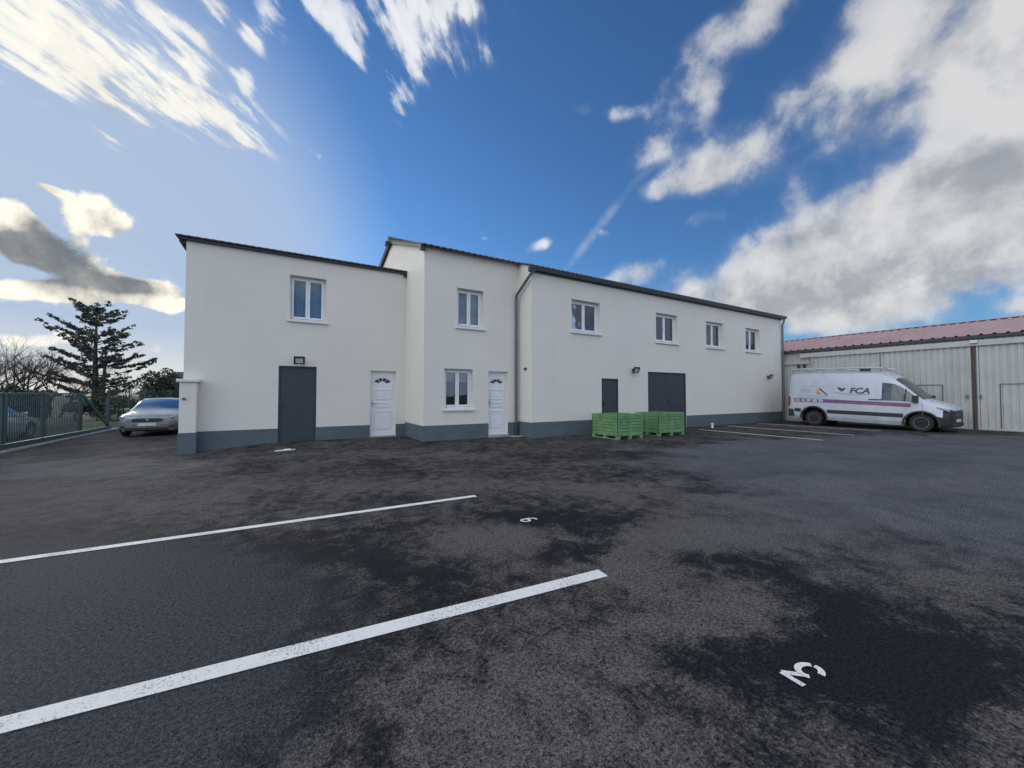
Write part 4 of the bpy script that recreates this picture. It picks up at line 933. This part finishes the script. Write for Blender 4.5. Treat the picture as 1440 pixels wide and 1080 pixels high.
# ---- a hatchback car
def make_car(label, paint):
    car = thing('parked_car', label, 'car', (0, 0, 0), 'silver parked cars')
    L = 4.3; y0 = -L/2
    cs = [
     (0.00, [(.52, .28), (.58, .38), (.62, .50), (.62, .62), (.60, .66), (.55, .69), (.30, .72), (0, .73)]),
     (0.12, [(.70, .22), (.77, .36), (.80, .52), (.78, .68), (.74, .73), (.66, .76), (.34, .79), (0, .80)]),
     (0.40, [(.78, .20), (.87, .36), (.89, .56), (.86, .76), (.80, .81), (.70, .84), (.36, .875), (0, .885)]),
     (0.80, [(.78, .20), (.89, .36), (.905, .60), (.88, .84), (.80, .88), (.70, .91), (.36, .945), (0, .955)]),
     (1.15, [(.78, .20), (.89, .36), (.905, .62), (.885, .88), (.80, .93), (.71, .96), (.36, .99), (0, 1.0)]),
     (1.28, [(.78, .20), (.89, .36), (.905, .62), (.885, .89), (.79, .99), (.69, 1.03), (.36, 1.06), (0, 1.07)]),
     (1.90, [(.78, .20), (.89, .36), (.905, .63), (.885, .91), (.71, 1.29), (.60, 1.37), (.33, 1.41), (0, 1.42)]),
     (2.10, [(.78, .20), (.89, .36), (.905, .63), (.885, .91), (.69, 1.35), (.58, 1.42), (.33, 1.455), (0, 1.465)]),
     (2.18, [(.78, .20), (.89, .36), (.905, .63), (.885, .91), (.69, 1.36), (.58, 1.43), (.33, 1.46), (0, 1.47)]),
     (3.00, [(.78, .20), (.89, .36), (.905, .64), (.88, .93), (.68, 1.35), (.57, 1.42), (.33, 1.455), (0, 1.465)]),
     (3.08, [(.78, .20), (.89, .36), (.905, .64), (.88, .93), (.68, 1.345), (.57, 1.415), (.33, 1.45), (0, 1.46)]),
     (3.55, [(.78, .22), (.88, .38), (.895, .66), (.86, .96), (.66, 1.28), (.56, 1.35), (.32, 1.39), (0, 1.40)]),
     (3.75, [(.77, .24), (.87, .40), (.885, .68), (.85, .97), (.66, 1.20), (.56, 1.27), (.32, 1.31), (0, 1.32)]),
     (4.15, [(.72, .28), (.82, .42), (.84, .68), (.81, .92), (.72, .99), (.62, 1.02), (.34, 1.04), (0, 1.045)]),
     (4.30, [(.62, .34), (.72, .46), (.74, .68), (.71, .86), (.64, .92), (.55, .95), (.30, .97), (0, .975)])]
    def pk(i, j):
        if 5 <= i <= 6 and j >= 5: return 'windscreen'
        if j == 3 and i in (5, 6, 8, 10): return 'side_window'
        if i == 12 and j >= 5: return 'rear_window'
        return 'body'
    pts = loft([(y0+u, r) for u, r in cs], pk); arches = [(y0+.86, .31, .40), (y0+3.46, .31, .40)]
    mm = {'body': paint, 'windscreen': M['skyglass'], 'side_window': M['carglass'], 'rear_window': M['carglass'], 'bumper_intake': M['blackplastic'], 'underside': M['blackplastic']}
    for nm, p in [(n_, q_) for n_, p_ in pts.items() for q_ in (p_.split('x') if n_ == 'side_window' else [p_])]:
        o = p.build(nm, mm[nm], car, fix=False); weld(o)
        if nm in ('body', 'underside', 'bumper_intake'): cut(o, arches)
        o.data.polygons.foreach_set('use_smooth', [True]*len(o.data.polygons)); o.data.set_sharp_from_angle(angle=R(34))
    for y_, z_, r_ in arches: arch_liner(car, y_, .395, .45, .885)
    for y_ in (y0+.86, y0+3.46):
        for s_ in (-1, 1): wheel(car, s_*.79, y_, .315, .20, M['alloy'], 7)
    for s_ in (-1, 1):
        b = MB(); b.prism([(s_*.46, .655), (s_*.80, .70), (s_*.795, .79), (s_*.66, .755), (s_*.46, .715)], 'y', y0+.03, y0+.30); b.build('headlight', M['lens'], car, bevel=.012)
        b = MB(); b.box(min(s_*.88, s_*1.03), max(s_*.88, s_*1.03), y0+1.46, y0+1.58, .93, 1.06); b.box(min(s_*.83, s_*.90), max(s_*.83, s_*.90), y0+1.48, y0+1.55, .93, .97); b.build('mirror', paint, car, bevel=.025)
        b = MB(); b.box(min(s_*.62, s_*.76), max(s_*.62, s_*.76), y0+.02, y0+.10, .36, .44); b.build('fog_lamp', M['blackplastic'], car, bevel=.01)
        b = MB(); b.box(min(s_*.55, s_*.80), max(s_*.55, s_*.80), y0+4.16, y0+4.27, .74, .90); b.build('tail_light', M['tail'], car, bevel=.01)
    b = MB(); b.prism([(-.46, .60), (-.36, .56), (.36, .56), (.46, .60), (.40, .69), (-.40, .69)], 'y', y0-.008, y0+.03); b.build('grille', M['blackplastic'], car, bevel=.006)
    b = MB(); b.box(-.26, .26, y0-.022, y0+.01, .42, .53); b.build('number_plate', M['plate'], car)
    b = MB(); b.box(-.62, .62, y0-.012, y0+.05, .26, .36); b.build('lower_intake', M['blackplastic'], car, bevel=.01)
    b = MB(); b.lathe((0, y0-.012, .645), 'y', [(-.01, .035), (.01, .05)], 12); b.build('badge', M['chrome'], car)
    b = MB(); b.box(-.75, .75, y0+1.35, y0+1.65, .55, .96)
    for x in (-.36, .36): b.box(x-.22, x+.22, y0+2.1, y0+2.25, .5, 1.10); b.box(x-.11, x+.11, y0+2.14, y0+2.22, 1.12, 1.28)
    b.box(-.6, .6, y0+3.0, y0+3.15, .5, 1.05); b.build('interior', M['blackplastic'], car, bevel=.03)
    return car
car1 = make_car('silver hatchback parked nose on between the gate and the building corner', M['silver'])
car1.location = (-4.47, 21.8, zg(-4.6, 21)-.0)
car2 = copy_tree(car1); car2['label'] = 'pale silver car standing behind the bars of the sliding gate'
for ch in car2.children:
    if ch.name.startswith(('body', 'mirror')):
        ch.data = ch.data.copy(); ch.data.materials[0] = M['palesilver']
car2.rotation_euler.z = R(180); car2.location = (-9.15, 20.6, -.27)

# ------------------------------------------------------------------ sliding gate, fence
gt = thing('sliding_gate', 'dark green metal sliding gate with thin upright bars', 'gate', (-6.95, 18, -.2))
GX = -6.95
def zt(y): return -.08-.025*(y-16)/2
b = MB()
for (ya, yb) in ((11.5, 21.95),):
    b.box(GX-.03, GX+.03, ya, yb, 1.44, 1.50)
b.prism([(11.5, -.12), (24.9, -.16), (24.9, -.02), (11.5, .03)], 'x', GX-.05, GX+.05)
for y_ in (11.5, 14.2, 16.0, 17.0, 19.15, 21.87): b.box(GX-.045, GX+.045, y_-.05, y_+.05, .02, 1.441)
b.build('frame', M['gate'], gt, bevel=.006)
b = MB(); b.prism([(21.95, 1.40), (22.02, 1.48), (24.75, .03), (24.6, .0)], 'x', GX-.03, GX+.03); b.build('diagonal_brace', M['gate'], gt, bevel=.004)
b = MB(); b.box(GX-.05, GX+.05, 24.55, 24.66, .0, 1.25); b.build('tail_post', M['gate'], gt, bevel=.006)
b = MB(); y_ = 11.62
while y_ < 21.8: b.box(GX-.010, GX+.010, y_-.010, y_+.010, .02, 1.442); y_ += .118
o = b.build('bars', M['gate'], gt)
for y_ in (17.0, 19.15, 21.6):
    k = MB(); k.lathe((GX, y_, -.17), 'x', [(-.03, .03), (-.03, .06), (.03, .06), (.03, .03)], 12); k.build('roller', M['lamp_black'], gt)
b = MB(); b.box(GX-.22, GX+.22, 11, 25.5, -.4, -.145+.0); tag(b.build('gate_track', M['concrete'], bevel=.01), 'pale concrete strip on which the sliding gate runs', 'gate track')
fn = thing('wire_fence', 'green wire mesh fence with posts behind the silver hatchback', 'fence', (-7.2, 30, -.2))
for k_, (fx, fy) in enumerate(((-7.15, 25.4), (-7.15, 28.2), (-7.15, 31.0), (-6.6, 34.0), (-4.2, 34.4), (-1.6, 34.8))):
    b = MB(); b.tube([(fx, fy, -.3), (fx, fy, 1.75)], .035, 8); b.build('post', M['wire'], fn, smooth=50)
b = MB()
pp = [(-7.15, 25.4), (-7.15, 28.2), (-7.15, 31.0), (-6.6, 34.0), (-4.2, 34.4), (-1.6, 34.8)]
for (p, q) in zip(pp[:-1], pp[1:]):
    for z in [i*.2 for i in range(9)]: b.tube([(p[0], p[1], z-.1), (q[0], q[1], z-.1)], .004, 3, False)
    n = int((Vector(q)-Vector(p)).length/.1)
    for i in range(n): x = p[0]+(q[0]-p[0])*i/n; y = p[1]+(q[1]-p[1])*i/n; b.tube([(x, y, -.15), (x, y, 1.65)], .003, 3, False)
b.build('mesh_panel', M['wire'], fn, fix=False)

# ------------------------------------------------------------------ vegetation
rnd = random.Random(11)
def leafquad(b, c, size, flat=0.0):
    a = Vector((rnd.gauss(0, 1), rnd.gauss(0, 1), rnd.gauss(0, 1)*(1-flat))).normalized()*size
    d = Vector((rnd.gauss(0, 1), rnd.gauss(0, 1), rnd.gauss(0, 1)*(1-flat))); d = (d-a*(d.dot(a)/a.dot(a))).normalized()*size*.55
    c = Vector(c); b.quad(c-a, c+d, c+a, c-d)
def bush(c, rx, ry, h, n, size, name, label, cat, group, m, lumps=8):
    t = thing(name, label, cat, c, group); b = MB(); c = Vector(c)
    L_ = [(Vector((rnd.uniform(-.7, .7)*rx, rnd.uniform(-.7, .7)*ry, h*rnd.uniform(.12, .85))), rnd.uniform(.35, .6)) for _ in range(lumps)]
    for _ in range(n):
        p, s_ = rnd.choice(L_); v = Vector((rnd.gauss(0, 1), rnd.gauss(0, 1), rnd.gauss(0, 1))).normalized()*rnd.uniform(.5, 1)**.5*s_
        q = c+p+Vector((v.x*rx, v.y*ry, v.z*h*.5)); q.z = max(q.z, c.z+.02); leafquad(b, q, size*rnd.uniform(.6, 1.3))
    b.build('crown', m, t, fix=False)
    k = MB()
    for _ in range(4): a = c+Vector((rnd.uniform(-.1, .1), rnd.uniform(-.1, .1), 0)); k.tube([a, a+Vector((rnd.uniform(-.3, .3)*rx, rnd.uniform(-.3, .3)*ry, h*.7))], [.04, .015], 5)
    k.build('stem', M['bark'], t); return t
# conifer with layered open boughs
ct = ray(133, 560); ct = CAM+ct*(30/1.0); cx_, cy_ = ct.x, ct.y
con = thing('conifer_tree', 'tall dark conifer with tiered open branches behind the gate', 'tree', (cx_, cy_, -.3))
tk = MB(); HC = 8.85; base = Vector((cx_, cy_, -.3))
tk.tube([base, base+Vector((.05, 0, 2)), base+Vector((-.05, .05, 5)), base+Vector((.0, 0, HC))], [.30, .22, .13, .025], 8)
tk.tube([base+Vector((.5, -.25, 0)), base+Vector((.55, -.25, 2.2)), base+Vector((.62, -.2, 5.4))], [.16, .13, .05], 7)
cr = MB()
hz_ = 1.7
while hz_ < HC-.25:
    f = hz_/HC; Lb = min(4.0*(1-f)**.48+.25, 2.9+2.0*f)
    nb = rnd.randint(6, 8); a0 = rnd.uniform(0, 6.28)
    for k in range(nb):
        a = a0+6.283*k/nb+rnd.uniform(-.4, .4); Lk = Lb*rnd.uniform(.45, 1.12); d = Vector((math.cos(a), math.sin(a), 0)); p0 = base+Vector((0, 0, hz_+rnd.uniform(-.3, .3)))
        rise = .20+.40*f+rnd.uniform(-.16, .16)
        pts_ = [p0+d*Lk*t+Vector((0, 0, Lk*(rise*t-.30*t*(1-t)))) for t in (0, .25, .5, .75, 1.0)]
        tk.tube(pts_, [.055*(1-f*.6), .042*(1-f*.5), .03, .018, .008], 4, False)
        sd_ = d.cross(_z)
        for q in range(int(4+Lk*4.6)):                                 # side twigs carrying the needles
            t = rnd.uniform(.25, 1.0); i = min(3, int(t*4)); ff = min(1, t*4-i)
            c = pts_[i].lerp(pts_[i+1], ff); dirn = (d*rnd.uniform(.4, 1)+sd_*rnd.choice((-1, 1))*rnd.uniform(.3, .9)+Vector((0, 0, rnd.uniform(-.05, .3)))).normalized()
            Lt = rnd.uniform(.28, .62)*(1.1-.5*t)*min(1, Lk/1.6)
            tk.tube([c, c+dirn*Lt], [.010, .004], 3, False)
            for w_ in range(int(5+Lt*17)):
                u_ = rnd.uniform(.1, 1.05); leafquad(cr, c+dirn*Lt*u_+Vector((rnd.gauss(0, .04), rnd.gauss(0, .04), rnd.gauss(0, .045))), rnd.uniform(.065, .145), .2)
    hz_ += rnd.uniform(.42, .72)
for q in range(40): leafquad(cr, base+Vector((rnd.gauss(0, .10), rnd.gauss(0, .10), HC-rnd.uniform(-.1, .7))), .09)
tk.build('trunk', M['bark'], con, smooth=60, fix=False); cr.build('crown', M['needle'], con, fix=False)
# leafless trees
def bare(c, h, seed, label):
    r_ = random.Random(seed); t = thing('bare_tree', label, 'tree', c, 'leafless trees'); b = MB(); tw = MB()
    def grow(p, d, L, rad, lev):
        tgt = b if lev < 2 else tw
        q = p+d*L*.5+Vector((r_.gauss(0, .05), r_.gauss(0, .05), 0))*L; e = q+(d+Vector((r_.gauss(0, .12), r_.gauss(0, .12), .08))).normalized()*L*.5
        tgt.tube([p, q, e], [rad, rad*.8, rad*.6], 5 if lev < 2 else 3, False)
        if lev >= 5: return
        for i in range(r_.randint(3, 4) if lev < 4 else 3):
            s_ = p.lerp(e, r_.uniform(.45, 1.0)); nd = (d+Vector((r_.gauss(0, .5), r_.gauss(0, .5), r_.gauss(.12, .28)))).normalized()
            grow(s_, nd, L*r_.uniform(.55, .78), rad*.52, lev+1)
    for _ in range(2): grow(Vector(c)+Vector((r_.uniform(-.3, .3), r_.uniform(-.3, .3), 0)), Vector((r_.gauss(0, .12), r_.gauss(0, .12), 1)).normalized(), h*.34, h*.014, 0)
    b.build('trunk', M['bark'], t, smooth=60, fix=False); tw.build('twigs', M['bark'], t, fix=False); return t
for i, (px, dist, h, lb) in enumerate(((8, 25, 6.6, 'leafless tree at the far left edge behind the gate'), (42, 27, 7.0, 'leafless tree left of the conifer, tallest of the thin ones'), (78, 29, 6.2, 'leafless tree half hidden by the left side of the conifer'), (170, 33, 4.6, 'leafless small tree just right of the conifer trunk'), (200, 36, 4.4, 'leafless low tree behind the silver hatchback roof'), (105, 24, 4.2, 'leafless slender tree under the conifer boughs'), (-25, 24, 6.6, 'leafless tree cut by the left edge'))):
    p = CAM+ray(px, 556)*dist; bare((p.x, p.y, -.32), h, 20+i, lb)
# clipped hedge shrubs behind the gate
names = ['first', 'second', 'third', 'fourth', 'fifth', 'sixth', 'seventh', 'eighth']
for i in range(8):
    y_ = 17.9+i*1.62; hh = (2.05, 1.9, 2.1, 1.95, 2.15, 1.9, 2.0, 1.85)[i]
    bush((-11.3+.12*(i % 3), y_, -.25), .70, .95, hh, 2600, .085, 'hedge_shrub', f'dark clipped hedge shrub behind the gate, {names[i]} from the left', 'shrub', 'clipped hedge row behind the gate', M['leaf'], 9)
for i, (x, y, h, rx, lb) in enumerate(((-6.2, 36.5, 2.0, 1.6, 'loose green shrub behind the wire fence, left of the silver hatchback'), (-3.3, 37.5, 2.4, 1.5, 'dark evergreen shrub close to the left corner of the building'), (-9.6, 33.5, 1.5, 1.6, 'low green shrub below the conifer'))):
    bush((x, y, -.3), rx, 1.0, h, 1900, .10, 'garden_shrub', lb, 'shrub', 'shrubs behind the wire fence', M['leaf2'], 10)
# far house beyond the fence
hp = CAM+ray(224, 556)*34; hs = thing('far_house', 'small pale house with dark pitched roof behind the silver hatchback', 'house', (hp.x, hp.y, -.3))
hd = Vector((hp.x, hp.y)).normalized(); hr = Vector((hd.y, -hd.x))
def HP(u, v, z): q = Vector((hp.x, hp.y))+hr*u+hd*v; return (q.x, q.y, z)
def hbox(b, u0, u1, v0, v1, z0, z1):
    P8 = [HP(u, v, z) for z in (z0, z1) for (u, v) in ((u0, v0), (u1, v0), (u1, v1), (u0, v1))]; s = len(b.v); b.v += P8
    b.f += [tuple(s+i for i in q) for q in ((3, 2, 1, 0), (4, 5, 6, 7), (0, 1, 5, 4), (1, 2, 6, 5), (2, 3, 7, 6), (3, 0, 4, 7))]
b = MB(); hbox(b, -1.3, 5, 0, 5, -.3, 1.45); b.build('wall', M['farwall'], hs)
b = MB(); R0 = [HP(-1.7, -.4, 1.40), HP(5.4, -.4, 1.40), HP(5.4, 5.4, 1.40), HP(-1.7, 5.4, 1.40), HP(1.2, 2.5, 3.6), HP(3.4, 2.5, 3.6)]
b.quad(R0[0], R0[1], R0[5], R0[4]); b.quad(R0[1], R0[2], R0[5]); b.quad(R0[2], R0[3], R0[4], R0[5]); b.quad(R0[3], R0[0], R0[4]); b.quad(R0[0], R0[3], R0[2], R0[1]); b.build('roof', M['slate'], hs)
b = MB(); hbox(b, -.3, .5, -.02, .03, .3, 1.0); b.build('window', M['dark'], hs)
q_ = CAM+ray(238, 556)*29; bush((q_.x, q_.y, -.3), 1.5, 1.2, 3.5, 5200, .10, 'evergreen_bush', 'tall dark evergreen bush standing in front of the far house roof', 'bush', None, M['leaf3'], 16)
